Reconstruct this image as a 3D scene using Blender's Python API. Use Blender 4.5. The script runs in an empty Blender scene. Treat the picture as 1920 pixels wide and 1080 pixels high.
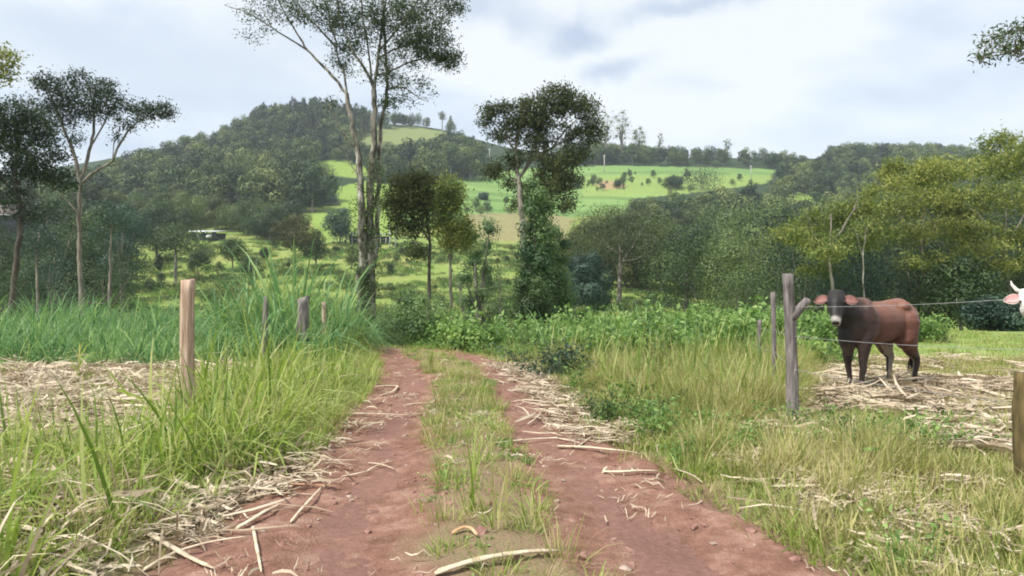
import bpy, bmesh, math, random
import numpy as np
from mathutils import Vector, Matrix, noise as mnoise

R = math.radians
rng = np.random.default_rng(7)
random.seed(7)
scn = bpy.context.scene
C = scn.collection

# ------------------------------------------------------------------ camera
FOC, CX, CY, EYE = 1370.0, 960.0, 540.0, 1.5      # focal length and centre in photo pixels, eye height
cam_d = bpy.data.cameras.new('camera'); cam = bpy.data.objects.new('camera', cam_d); C.objects.link(cam)
cam.location = (0, 0, EYE); cam.rotation_euler = (R(90), 0, 0)
cam_d.sensor_width = 36; cam_d.lens = 36 * FOC / 1920
cam_d.clip_start = .05; cam_d.clip_end = 6000
scn.camera = cam

# ------------------------------------------------------------------ sky, sun, exposure
SUN_EL, SUN_AZ = 56, -125          # azimuth: degrees clockwise from the view direction (+y)
wd = bpy.data.worlds.new('World'); scn.world = wd; wd.use_nodes = True
nt = wd.node_tree; nt.nodes.clear(); N, L = nt.nodes.new, nt.links.new
out = N('ShaderNodeOutputWorld')
sky = N('ShaderNodeTexSky'); sky.sky_type = 'NISHITA'; sky.sun_disc = False
sky.sun_elevation = R(SUN_EL); sky.sun_rotation = R(SUN_AZ)
bg1 = N('ShaderNodeBackground'); bg1.inputs[1].default_value = .09; L(sky.outputs[0], bg1.inputs[0])
tc = N('ShaderNodeTexCoord')
mp = N('ShaderNodeMapping'); mp.inputs['Scale'].default_value = (1.0, 1.0, 3.0); mp.inputs['Location'].default_value = (3.1, 1.7, .35)
L(tc.outputs['Generated'], mp.inputs[0])
n1 = N('ShaderNodeTexNoise'); n1.inputs['Scale'].default_value = 2.1; n1.inputs['Detail'].default_value = 7; n1.inputs['Roughness'].default_value = .5
n1.inputs['Distortion'].default_value = .35
L(mp.outputs[0], n1.inputs[0])
n2 = N('ShaderNodeTexNoise'); n2.inputs['Scale'].default_value = 5.5; n2.inputs['Detail'].default_value = 4; n2.inputs['Roughness'].default_value = .45
L(mp.outputs[0], n2.inputs[0])
r1 = N('ShaderNodeValToRGB')
e = r1.color_ramp.elements
e[0].position = .36; e[0].color = (.62, .70, .82, 1)
e[1].position = .54; e[1].color = (.96, .99, 1.0, 1)
m_ = e.new(.46); m_.color = (.80, .86, .94, 1)
mixn = N('ShaderNodeMix'); mixn.data_type = 'FLOAT'; mixn.inputs[0].default_value = .3
L(n1.outputs[0], mixn.inputs[2]); L(n2.outputs[0], mixn.inputs[3]); L(mixn.outputs[0], r1.inputs[0])
bg2 = N('ShaderNodeBackground'); bg2.inputs[1].default_value = .255; 
# single darker grey clouds, each a soft ragged patch in its own direction of the sky
nd = N('ShaderNodeTexNoise'); nd.inputs['Scale'].default_value = 7; nd.inputs['Detail'].default_value = 5; nd.inputs['Roughness'].default_value = .55; L(tc.outputs['Generated'], nd.inputs[0])
vs_ = N('ShaderNodeVectorMath'); vs_.operation = 'MULTIPLY_ADD'; L(nd.outputs['Color'], vs_.inputs[0]); vs_.inputs[1].default_value = (.16, .16, .12); vs_.inputs[2].default_value = (-.08, -.08, -.06)
va_ = N('ShaderNodeVectorMath'); va_.operation = 'ADD'; L(tc.outputs['Generated'], va_.inputs[0]); L(vs_.outputs[0], va_.inputs[1])
last = r1.outputs[0]
for px_, py_, rx_, ry_, st_ in [(1075, 58, 105, 36, .85), (1160, 132, 95, 34, .75), (1290, 6, 170, 26, .7), (930, 28, 100, 34, .6), (330, 120, 330, 110, .5), (60, 40, 170, 60, .35), (620, 60, 170, 60, .25), (1500, -160, 500, 90, .5), (-500, 100, 400, 120, .45), (2500, 60, 420, 90, .5), (700, -500, 600, 200, .5)]:
    dv = Vector(((px_ - CX) / FOC, 1, (CY - py_) / FOC)).normalized()
    sb = N('ShaderNodeVectorMath'); sb.operation = 'SUBTRACT'; L(va_.outputs[0], sb.inputs[0]); sb.inputs[1].default_value = dv
    sc_ = N('ShaderNodeVectorMath'); sc_.operation = 'MULTIPLY'; L(sb.outputs[0], sc_.inputs[0]); sc_.inputs[1].default_value = (FOC / rx_, FOC / rx_ * .6, FOC / ry_)
    le = N('ShaderNodeVectorMath'); le.operation = 'LENGTH'; L(sc_.outputs[0], le.inputs[0])
    mr_ = N('ShaderNodeMapRange'); mr_.interpolation_type = 'SMOOTHSTEP'; mr_.inputs[1].default_value = 1.15; mr_.inputs[2].default_value = .1; mr_.inputs[3].default_value = 0; mr_.inputs[4].default_value = st_; L(le.outputs['Value'], mr_.inputs[0])
    mc_ = N('ShaderNodeMix'); mc_.data_type = 'RGBA'; L(mr_.outputs[0], mc_.inputs[0]); L(last, mc_.inputs[6]); mc_.inputs[7].default_value = (.48, .57, .72, 1); last = mc_.outputs[2]
L(last, bg2.inputs[0])
mx = N('ShaderNodeMixShader'); mx.inputs[0].default_value = .9
L(bg1.outputs[0], mx.inputs[1]); L(bg2.outputs[0], mx.inputs[2]); L(mx.outputs[0], out.inputs[0])

sd = bpy.data.lights.new('sun', 'SUN'); sd.energy = 1.5; sd.angle = R(10); sd.color = (1, .965, .9)
so = bpy.data.objects.new('sun', sd); C.objects.link(so)
_d = Vector((math.sin(R(SUN_AZ)) * math.cos(R(SUN_EL)), math.cos(R(SUN_AZ)) * math.cos(R(SUN_EL)), math.sin(R(SUN_EL))))
so.rotation_euler = (-_d).to_track_quat('-Z', 'Y').to_euler()

vs = scn.view_settings
vs.view_transform = 'Standard'; vs.look = 'None'; vs.gamma = 1; vs.use_curve_mapping = False
vs.exposure = 2.0
scn.render.engine = 'CYCLES'
scn.cycles.use_denoising = True
scn.cycles.max_bounces = 6; scn.cycles.diffuse_bounces = 3; scn.cycles.transmission_bounces = 4; scn.cycles.volume_bounces = 0
scn.cycles.pixel_filter_type = 'BLACKMAN_HARRIS'; scn.cycles.filter_width = 1.9

# ------------------------------------------------------------------ small helpers
def tag(o, label=None, cat=None, group=None, kind=None):
    for k, v in (('label', label), ('category', cat), ('group', group), ('kind', kind)):
        if v: o[k] = v
    return o

def link(o, parent=None):
    C.objects.link(o)
    if parent is not None: o.parent = parent
    return o

def mesh_np(name, v, f, mat=None, smooth=False, attrs=None):
    """v (n,3); f: (m,3) or (m,4) index array, or list of such arrays"""
    me = bpy.data.meshes.new(name)
    fl = f if isinstance(f, list) else [f]
    fl = [np.asarray(a, dtype=np.int32) for a in fl if len(a)]
    v = np.asarray(v, dtype=np.float32)
    loops = np.concatenate([a.ravel() for a in fl])
    tot = np.concatenate([np.full(len(a), a.shape[1], dtype=np.int32) for a in fl])
    st = np.concatenate([[0], np.cumsum(tot)[:-1]]).astype(np.int32)
    me.vertices.add(len(v)); me.vertices.foreach_set('co', v.ravel())
    me.loops.add(len(loops)); me.loops.foreach_set('vertex_index', loops)
    me.polygons.add(len(tot)); me.polygons.foreach_set('loop_start', st); me.polygons.foreach_set('loop_total', tot)
    if smooth: me.polygons.foreach_set('use_smooth', np.ones(len(tot), dtype=bool))
    me.update(calc_edges=True)
    for an, (dom, typ, arr) in (attrs or {}).items():
        a = me.attributes.new(an, typ, dom)
        key = {'FLOAT': 'value', 'FLOAT_COLOR': 'color', 'FLOAT_VECTOR': 'vector', 'INT': 'value'}[typ]
        a.data.foreach_set(key, np.asarray(arr).ravel())
    if mat: me.materials.append(mat)
    return me

def ob(name, me, parent=None, loc=None):
    o = bpy.data.objects.new(name, me); link(o, parent)
    if loc is not None: o.location = loc
    return o

def empty(name, loc, label, cat, group=None):
    o = bpy.data.objects.new(name, None); o.empty_display_size = .2; link(o)
    o.location = loc
    return tag(o, label, cat, group)

class MB:
    """collects numpy geometry (verts, quads/tris, one float per face)"""
    def __init__(s): s.v = []; s.q = []; s.t = []; s.qa = []; s.ta = []; s.n = 0
    def add(s, v, q=None, t=None, val=0.0):
        v = np.asarray(v, float)
        if q is not None and len(q): s.q.append(np.asarray(q) + s.n); s.qa.append(np.broadcast_to(np.asarray(val, float), (len(q),)).copy())
        if t is not None and len(t): s.t.append(np.asarray(t) + s.n); s.ta.append(np.broadcast_to(np.asarray(val, float), (len(t),)).copy())
        s.v.append(v); s.n += len(v)
    def mesh(s, name, mat, smooth=False):
        v = np.concatenate(s.v); fl = []; at = []
        if s.q: fl.append(np.concatenate(s.q)); at += s.qa
        if s.t: fl.append(np.concatenate(s.t)); at += s.ta
        return mesh_np(name, v, fl, mat, smooth, {'tint': ('FACE', 'FLOAT', np.concatenate(at).astype(np.float32))})

def tube(mb, pts, rad, n=6, cap=True, val=.5, flat=1.0):
    pts = np.asarray(pts, float); k = len(pts)
    rad = np.broadcast_to(np.asarray(rad, float), (k,))
    tan = np.gradient(pts, axis=0); tan /= np.linalg.norm(tan, axis=1, keepdims=True) + 1e-9
    ref = np.array([0., 0, 1]) if abs(tan[:, 2]).mean() < .8 else np.array([1., .2, 0])
    a = np.cross(tan, ref); a /= np.linalg.norm(a, axis=1, keepdims=True) + 1e-9
    b = np.cross(tan, a)
    th = np.linspace(0, 2 * np.pi, n, endpoint=False)
    v = pts[:, None] + rad[:, None, None] * (np.cos(th)[None, :, None] * a[:, None] + flat * np.sin(th)[None, :, None] * b[:, None])
    v = v.reshape(-1, 3)
    i = np.arange(k - 1)[:, None] * n; j = np.arange(n)[None]
    q = np.stack([i + j, i + (j + 1) % n, i + n + (j + 1) % n, i + n + j], -1).reshape(-1, 4)
    t = None
    if cap:
        v = np.vstack([v, pts[0], pts[-1]])
        c0, c1 = k * n, k * n + 1; jj = np.arange(n)
        t = np.vstack([np.stack([np.full(n, c0), (jj + 1) % n, jj], -1), np.stack([np.full(n, c1), (k - 1) * n + jj, (k - 1) * n + (jj + 1) % n], -1)])
    mb.add(v, q, t, val)

def boxmb(mb, c, s, rz=0, val=.5):
    c = np.asarray(c, float); s = np.asarray(s, float) / 2
    v = np.array([[x, y, z] for z in (-1, 1) for y in (-1, 1) for x in (-1, 1)]) * s
    cr, sr = math.cos(rz), math.sin(rz)
    v = np.stack([v[:, 0] * cr - v[:, 1] * sr, v[:, 0] * sr + v[:, 1] * cr, v[:, 2]], -1) + c
    mb.add(v, [[0, 2, 3, 1], [4, 5, 7, 6], [0, 1, 5, 4], [2, 6, 7, 3], [0, 4, 6, 2], [1, 3, 7, 5]], None, val)

def unit(v): return v / (np.linalg.norm(v, axis=-1, keepdims=True) + 1e-9)

# value noise
_perm = np.random.default_rng(3).random((256, 256))
def vnoise(x, y):
    xi = np.floor(x).astype(int); yi = np.floor(y).astype(int); fx = x - xi; fy = y - yi
    fx = fx * fx * (3 - 2 * fx); fy = fy * fy * (3 - 2 * fy)
    g = lambda a, b: _perm[a % 256, b % 256]
    return (g(xi, yi) * (1 - fx) + g(xi + 1, yi) * fx) * (1 - fy) + (g(xi, yi + 1) * (1 - fx) + g(xi + 1, yi + 1) * fx) * fy
def fbm(x, y, o=4):
    s = 0; a = .5; t = 0
    for k in range(o):
        s = s + a * vnoise(x * 2 ** k + 17 * k, y * 2 ** k + 31 * k); t += a; a *= .5
    return s / t

# ------------------------------------------------------------------ materials
def new_mat(name):
    m = bpy.data.materials.new(name); m.use_nodes = True; m.node_tree.nodes.clear()
    return m, m.node_tree.nodes.new, m.node_tree.links.new

def leaf_mat(name, cols, rough=.55, transl=.3, noise_scale=.5, vary=.35, world_noise=True):
    """cols: colours from dark to light / dry; picked by the per-leaf value, the per-object random and a soft noise through the plant"""
    m, N, L = new_mat(name)
    at = N('ShaderNodeAttribute'); at.attribute_name = 'tint'
    oi = N('ShaderNodeObjectInfo'); g = N('ShaderNodeNewGeometry')
    nz = N('ShaderNodeTexNoise'); nz.inputs['Scale'].default_value = noise_scale; nz.inputs['Detail'].default_value = 2
    L(g.outputs['Position'], nz.inputs[0])
    a1 = N('ShaderNodeMath'); a1.operation = 'MULTIPLY_ADD'; L(oi.outputs['Random'], a1.inputs[0]); a1.inputs[1].default_value = vary; L(at.outputs['Fac'], a1.inputs[2])
    s1 = N('ShaderNodeMath'); s1.operation = 'SUBTRACT'; L(a1.outputs[0], s1.inputs[0]); s1.inputs[1].default_value = vary / 2
    a2 = N('ShaderNodeMath'); a2.operation = 'MULTIPLY_ADD'; L(nz.outputs[0], a2.inputs[0]); a2.inputs[1].default_value = .9; L(s1.outputs[0], a2.inputs[2])
    s2 = N('ShaderNodeMath'); s2.operation = 'SUBTRACT'; s2.use_clamp = True; L(a2.outputs[0], s2.inputs[0]); s2.inputs[1].default_value = .45
    rp = N('ShaderNodeValToRGB'); el = rp.color_ramp.elements
    for i, c in enumerate(cols):
        p = i / (len(cols) - 1)
        if i == 0: x = el[0]; x.position = 0
        elif i == len(cols) - 1: x = el[len(el) - 1]; x.position = 1
        else: x = el.new(p)
        x.color = (*c, 1)
    L(s2.outputs[0], rp.inputs[0])
    p = N('ShaderNodeBsdfPrincipled'); p.inputs['Roughness'].default_value = rough; p.inputs['Specular IOR Level'].default_value = .3
    L(rp.outputs[0], p.inputs['Base Color'])
    t = N('ShaderNodeBsdfTranslucent'); 
    hs = N('ShaderNodeHueSaturation'); hs.inputs['Value'].default_value = 1.4; hs.inputs['Saturation'].default_value = 1.1; L(rp.outputs[0], hs.inputs['Color']); L(hs.outputs[0], t.inputs[0])
    mx = N('ShaderNodeMixShader'); mx.inputs[0].default_value = transl
    L(p.outputs[0], mx.inputs[1]); L(t.outputs[0], mx.inputs[2])
    o = N('ShaderNodeOutputMaterial'); L(mx.outputs[0], o.inputs[0])
    return m

def rough_mat(name, c1, c2, scale=8, rough=.85, c3=None, bump=.3, stretch=(1, 1, 1), detail=6, lo=.35, hi=.65):
    m, N, L = new_mat(name)
    tc = N('ShaderNodeTexCoord'); mp = N('ShaderNodeMapping'); mp.inputs['Scale'].default_value = stretch
    L(tc.outputs['Object'], mp.inputs[0])
    nz = N('ShaderNodeTexNoise'); nz.inputs['Scale'].default_value = scale; nz.inputs['Detail'].default_value = detail; nz.inputs['Roughness'].default_value = .62
    L(mp.outputs[0], nz.inputs[0])
    rp = N('ShaderNodeValToRGB'); el = rp.color_ramp.elements
    el[0].position = lo; el[0].color = (*c1, 1); el[1].position = hi; el[1].color = (*c2, 1)
    if c3: x = el.new(hi + .1); x.color = (*c3, 1)
    L(nz.outputs[0], rp.inputs[0])
    p = N('ShaderNodeBsdfPrincipled'); p.inputs['Roughness'].default_value = rough; p.inputs['Specular IOR Level'].default_value = .25
    L(rp.outputs[0], p.inputs['Base Color'])
    bp = N('ShaderNodeBump'); bp.inputs['Strength'].default_value = bump; bp.inputs['Distance'].default_value = .03
    L(nz.outputs[0], bp.inputs['Height']); L(bp.outputs[0], p.inputs['Normal'])
    o = N('ShaderNodeOutputMaterial'); L(p.outputs[0], o.inputs[0])
    return m

# ------------------------------------------------------------------ the lie of the land
# ground profile: for each bearing (given as the photo column it crosses) the height at several distances
_cols = np.array([-500, 0, 200, 400, 600, 800, 960, 1150, 1350, 1600, 1920, 2400.])
_rz = {  # heights in metres
    -40: [0] * 12, 0: [0] * 12, 14: [0] * 12,
    17: [0, 0, 0, 0, -.03, -.05, -.05, -.03, 0, 0, 0, 0],
    21: [-.1, -.1, -.1, -.12, -.2, -.3, -.3, -.15, -.02, 0, 0, 0],
    26: [-.5, -.5, -.5, -.5, -.55, -.8, -.8, -.6, -.2, -.05, -.05, -.05],
    34: [-1.2, -1.2, -1.2, -1.3, -1.5, -1.8, -1.9, -1.6, -1.0, -.7, -.6, -.6],
    45: [-1.6, -1.6, -1.7, -2.0, -2.4, -2.8, -2.9, -2.9, -2.6, -2.4, -2.2, -2.2]}
_ry = {  # height as the photo row at which the ground shows at that distance
    60: [580, 582, 588, 596, 602, 604, 606, 612, 625, 630, 630, 630],
    80: [548, 550, 550, 552, 554, 556, 558, 562, 578, 590, 590, 590],
    110: [508, 508, 506, 502, 502, 502, 504, 520, 540, 552, 552, 552],
    150: [462, 462, 460, 455, 453, 457, 462, 480, 500, 512, 512, 512],
    200: [432, 432, 428, 416, 410, 412, 418, 428, 455, 468, 470, 470],
    260: [395, 395, 385, 372, 362, 366, 378, 374, 392, 415, 420, 420],
    350: [355, 355, 335, 310, 292, 304, 326, 322, 326, 352, 360, 360],
    450: [335, 330, 300, 258, 226, 236, 282, 298, 296, 300, 300, 300],
    600: [350, 345, 320, 285, 262, 270, 305, 315, 312, 315, 315, 315],
    900: [420, 420, 400, 380, 370, 380, 400, 400, 400, 400, 400, 400],
    1600: [480] * 12}
_ds = sorted(list(_rz) + list(_ry))
_H = []
for d in _ds:
    _H.append(np.array(_rz[d], float) if d in _rz else EYE - (np.array(_ry[d], float) - CY) / FOC * d)
_H = np.array(_H); _ds = np.array(_ds, float)
# resample on a fine smooth lattice (cosine blend across bearings, pchip-like along distance)
def _hermite(xs, ys, x):
    h = np.diff(xs); dl = np.diff(ys, axis=0) / h[:, None]
    m = np.zeros_like(ys); m[1:-1] = np.where(dl[:-1] * dl[1:] > 0, 2 * dl[:-1] * dl[1:] / (dl[:-1] + dl[1:] + 1e-12), 0)
    m[-1] = dl[-1]
    i = np.clip(np.searchsorted(xs, x) - 1, 0, len(xs) - 2); t = (x - xs[i]) / h[i]
    t = t[:, None]; hh = h[i][:, None]
    return (2 * t**3 - 3 * t**2 + 1) * ys[i] + (t**3 - 2 * t**2 + t) * hh * m[i] + (-2 * t**3 + 3 * t**2) * ys[i + 1] + (t**3 - t**2) * hh * m[i + 1]
_fd = np.concatenate([[-40, 0], np.geomspace(4, 1600, 500)])
_F = _hermite(_ds, _H, _fd)
_fc = np.linspace(-500, 2400, 200)
_F = np.array([np.interp(_fc, _cols, r) for r in _F])
_k = np.exp(-np.linspace(-2, 2, 13) ** 2); _k /= _k.sum()
_F = np.array([np.convolve(np.pad(r, 6, 'edge'), _k, 'valid') for r in _F])

def height(x, y):
    x = np.atleast_1d(np.asarray(x, float)); y = np.atleast_1d(np.asarray(y, float))
    px = CX + FOC * x / np.maximum(y, 4)
    ci = np.clip((px - _fc[0]) / (_fc[1] - _fc[0]), 0, len(_fc) - 1.001); di = np.interp(y, _fd, np.arange(len(_fd))); di = np.clip(di, 0, len(_fd) - 1.001)
    c0 = ci.astype(int); d0 = di.astype(int); fc = ci - c0; fd = di - d0
    z = (_F[d0, c0] * (1 - fc) + _F[d0, c0 + 1] * fc) * (1 - fd) + (_F[d0 + 1, c0] * (1 - fc) + _F[d0 + 1, c0 + 1] * fc) * fd
    amp = np.clip((y - 30) / 100, 0, 1)
    z = z + amp * (fbm(x / 40 + 50, y / 40 + 50, 3) - .5) * 2.2 + np.clip((y - 18) / 20, 0, 1) * (fbm(x / 6 + 9, y / 6 + 9, 3) - .5) * .5
    return z + (fbm(x * 1.7 + 30, y * 1.7 + 30, 3) - .5) * .07
def h1(x, y): return float(height(x, y)[0])
def P(px, py, d): return np.array([(px - CX) / FOC * d, d, EYE - (py - CY) / FOC * d])
def G(px, d): x = (px - CX) / FOC * d; return np.array([x, d, h1(x, d)])
def pix(x, y, z): return CX + FOC * x / y, CY - FOC * (z - EYE) / y

def inpoly(px, py, poly):
    r = np.zeros(np.shape(px), bool); n = len(poly); j = n - 1
    for i in range(n):
        xi, yi = poly[i]; xj, yj = poly[j]
        c = ((yi > py) != (yj > py)) & (px < (xj - xi) * (py - yi) / (yj - yi + 1e-9) + xi)
        r ^= c; j = i
    return r

# road centreline and half width
_ry_ = np.array([-20, 0, 3.8, 5.7, 7.9, 11.4, 14, 16, 18.5, 22, 28, 40])
_rx_ = np.array([.3, 0, -.08, -.25, -.55, -.8, -1.3, -1.85, -2.7, -4.6, -9, -20.])
_rw_ = np.array([1.8, 1.8, 1.78, 1.53, 1.42, 1.4, 1.3, 1.2, 1.1, 1.1, 1.1, 1.1])
def road(y):
    return np.interp(y, _ry_, _rx_), np.interp(y, _ry_, _rw_)
def fence_left(y): return np.interp(y, [0, 7.9, 12, 15, 17.5, 25], [-2.9, -3.5, -4.07, -4.35, -4.5, -5])

# clearings on the far hills, as bearings/elevations
CLEAR = [
    [(655, 268), (700, 240), (780, 238), (845, 248), (800, 268), (730, 275)],
    [(590, 300), (650, 300), (690, 318), (720, 335), (600, 330)],
    [(625, 352), (690, 338), (745, 345), (745, 395), (640, 385)],
    [(575, 398), (650, 385), (745, 392), (745, 445), (600, 445)],
    [(700, 345), (860, 336), (960, 318), (1150, 310), (1455, 318), (1440, 343), (1300, 362), (1190, 372), (1165, 398), (1060, 410), (700, 430)],
    [(1440, 372), (1500, 360), (1580, 366), (1560, 380), (1470, 384)],
    [(230, 462), (300, 448), (640, 455), (960, 440), (1000, 640), (240, 600)]]

# ground sheet
def build_ground():
    ys = np.concatenate([np.arange(-30, 1.0, 2.0), np.arange(1, 22, .11), np.geomspace(22, 1600, 330)[1:]])
    s = np.linspace(-1, 1, 421); s = np.sign(s) * (.55 * np.abs(s) + .45 * np.abs(s) ** 3)
    X = s[None] * np.maximum(34, 1.55 * ys)[:, None]; Y = np.repeat(ys[:, None], len(s), 1)
    Z = height(X.ravel(), Y.ravel()).reshape(X.shape)
    ny, nx = X.shape
    v = np.stack([X, Y, Z], -1).reshape(-1, 3)
    i = np.arange(ny - 1)[:, None] * nx; j = np.arange(nx - 1)[None]
    q = np.stack([i + j, i + j + 1, i + nx + j + 1, i + nx + j], -1).reshape(-1, 4)
    x, y, z = v.T
    yy = np.maximum(y, .5); px, py = pix(x, yy, z)
    cx, hw = road(y)
    nA = fbm(x * 1.1, y * 1.1, 4); nB = fbm(x / 9 + 5, y / 9 + 5, 4)
    def S(t): return np.clip(t, 0, 1)[:, None]
    col = np.tile(np.array([.14, .17, .06]), (len(v), 1))            # grassy earth
    def blend(c, w): 
        nonlocal col
        w = S(w); col = col * (1 - w) + np.array(c) * w
    blend((.22, .24, .085), (nA - .45) * 4 * (y < 45))
    # pasture by the cow: dry litter and trampled patches
    right = S((x - 2.6) / .8)[:, 0]
    blend((.36, .31, .18), (nA - .42) * 5 * right * (y < 14) * (y > 3))
    blend((.20, .27, .08), right * S((y - 13) / 1.5)[:, 0] * (y < 40) * .9)
    blend((.36, .30, .19), S((cx - hw - x - .1) / .5)[:, 0] * (y < 6.6) * (nA * 1.6))
    # straw field left of the fence
    fl = fence_left(y)
    straw = S((fl + .35 - x + (nA - .5) * .9) / .35)[:, 0] * (y < 13.2) * (y > 2)
    blend((.48, .39, .29), straw)
    blend((.30, .20, .14), straw * (fbm(x * 3, y * 3, 3) - .5) * 3)
    # red earth by the track
    ed = np.abs(x - cx) - hw
    blend((.21, .115, .09), (1 - ed / .35 + (nA - .5) * 1.5) * (y < 24) * (y > -20))
    # valley pasture
    blend((.19, .25, .065), S((y - 40) / 15)[:, 0])
    blend((.11, .16, .05), S((y - 40) / 15)[:, 0] * (fbm(x / 3.5, y / 5, 4) - .52) * 4)
    blend((.24, .25, .08), S((y - 70) / 15)[:, 0] * (fbm(x / 8 + 3, y / 8, 4) - .5) * 4)
    # far fields
    far = y > 165
    green = inpoly(px, py, CLEAR[4]) & far
    blend((.14, .235, .07), green * .95)
    blend((.19, .29, .09), green * (fbm(x / 45, y / 20, 3) - .45) * 3)
    blend((.10, .17, .05), green * (fbm(x / 60, y / 7, 4) - .5) * 4)
    blend((.21, .28, .075), green * S((py - 326) / 6)[:, 0] * S((372 - py) / 8)[:, 0] * (px > 1090) * .8)
    blend((.23, .20, .10), (inpoly(px, py, [(870, 402), (1010, 398), (1075, 410), (1060, 450), (900, 452)]) & (y > 140)) * .85)
    blend((.30, .22, .11), inpoly(px, py, [(1112, 346), (1135, 339), (1170, 343), (1172, 352), (1140, 357)]) & far)
    for k in (0,): blend((.17, .20, .08), inpoly(px, py, CLEAR[k]) & far)
    for k in (1, 2, 3, 5): blend((.19, .27, .06), inpoly(px, py, CLEAR[k]) & (y > 150))
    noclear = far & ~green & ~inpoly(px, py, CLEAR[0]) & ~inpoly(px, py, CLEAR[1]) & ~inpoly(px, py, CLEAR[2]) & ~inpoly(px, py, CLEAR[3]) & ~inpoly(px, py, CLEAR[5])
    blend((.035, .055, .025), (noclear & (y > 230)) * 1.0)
    col4 = np.concatenate([col, np.ones((len(v), 1))], 1).astype(np.float32)
    m, N, L = new_mat('ground_cover')
    at = N('ShaderNodeAttribute'); at.attribute_name = 'col'
    g = N('ShaderNodeNewGeometry')
    nz = N('ShaderNodeTexNoise'); nz.inputs['Scale'].default_value = 22; nz.inputs['Detail'].default_value = 6; nz.inputs['Roughness'].default_value = .7; L(g.outputs['Position'], nz.inputs[0])
    nz2 = N('ShaderNodeTexNoise'); nz2.inputs['Scale'].default_value = .9; nz2.inputs['Detail'].default_value = 6; nz2.inputs['Roughness'].default_value = .65; L(g.outputs['Position'], nz2.inputs[0])
    mm = N('ShaderNodeMath'); mm.operation = 'ADD'; L(nz.outputs[0], mm.inputs[0]); L(nz2.outputs[0], mm.inputs[1])
    mr = N('ShaderNodeMapRange'); mr.inputs[1].default_value = .65; mr.inputs[2].default_value = 1.35; mr.inputs[3].default_value = .62; mr.inputs[4].default_value = 1.4; L(mm.outputs[0], mr.inputs[0])
    vm = N('ShaderNodeVectorMath'); vm.operation = 'SCALE'; L(at.outputs['Color'], vm.inputs[0]); L(mr.outputs[0], vm.inputs['Scale'])
    p = N('ShaderNodeBsdfPrincipled'); p.inputs['Roughness'].default_value = .95; p.inputs['Specular IOR Level'].default_value = .1; L(vm.outputs[0], p.inputs['Base Color'])
    bp = N('ShaderNodeBump'); bp.inputs['Strength'].default_value = .5; bp.inputs['Distance'].default_value = .05; L(nz.outputs[0], bp.inputs['Height']); L(bp.outputs[0], p.inputs['Normal'])
    o = N('ShaderNodeOutputMaterial'); L(p.outputs[0], o.inputs[0])
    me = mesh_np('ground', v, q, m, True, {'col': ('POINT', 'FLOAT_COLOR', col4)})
    g_ = ob('ground', me); tag(g_, 'grassy ground of the verges, valley and hills', None, None, 'structure')
build_ground()

def track_z(x, y):
    cx, hw = road(y); t = (x - cx) / hw
    z = height(x, y)
    prof = .028 * np.exp(-(t / .22) ** 2) - .045 * np.exp(-((np.abs(t) - .52) / .2) ** 2) - .09 * np.clip(np.abs(t) - .93, 0, 1) / .1
    return z + .035 + prof + (fbm(x * 9, y * 9, 4) - .5) * .022 + (fbm(x * 2.5, y * 2.5, 2) - .5) * .03

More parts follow.
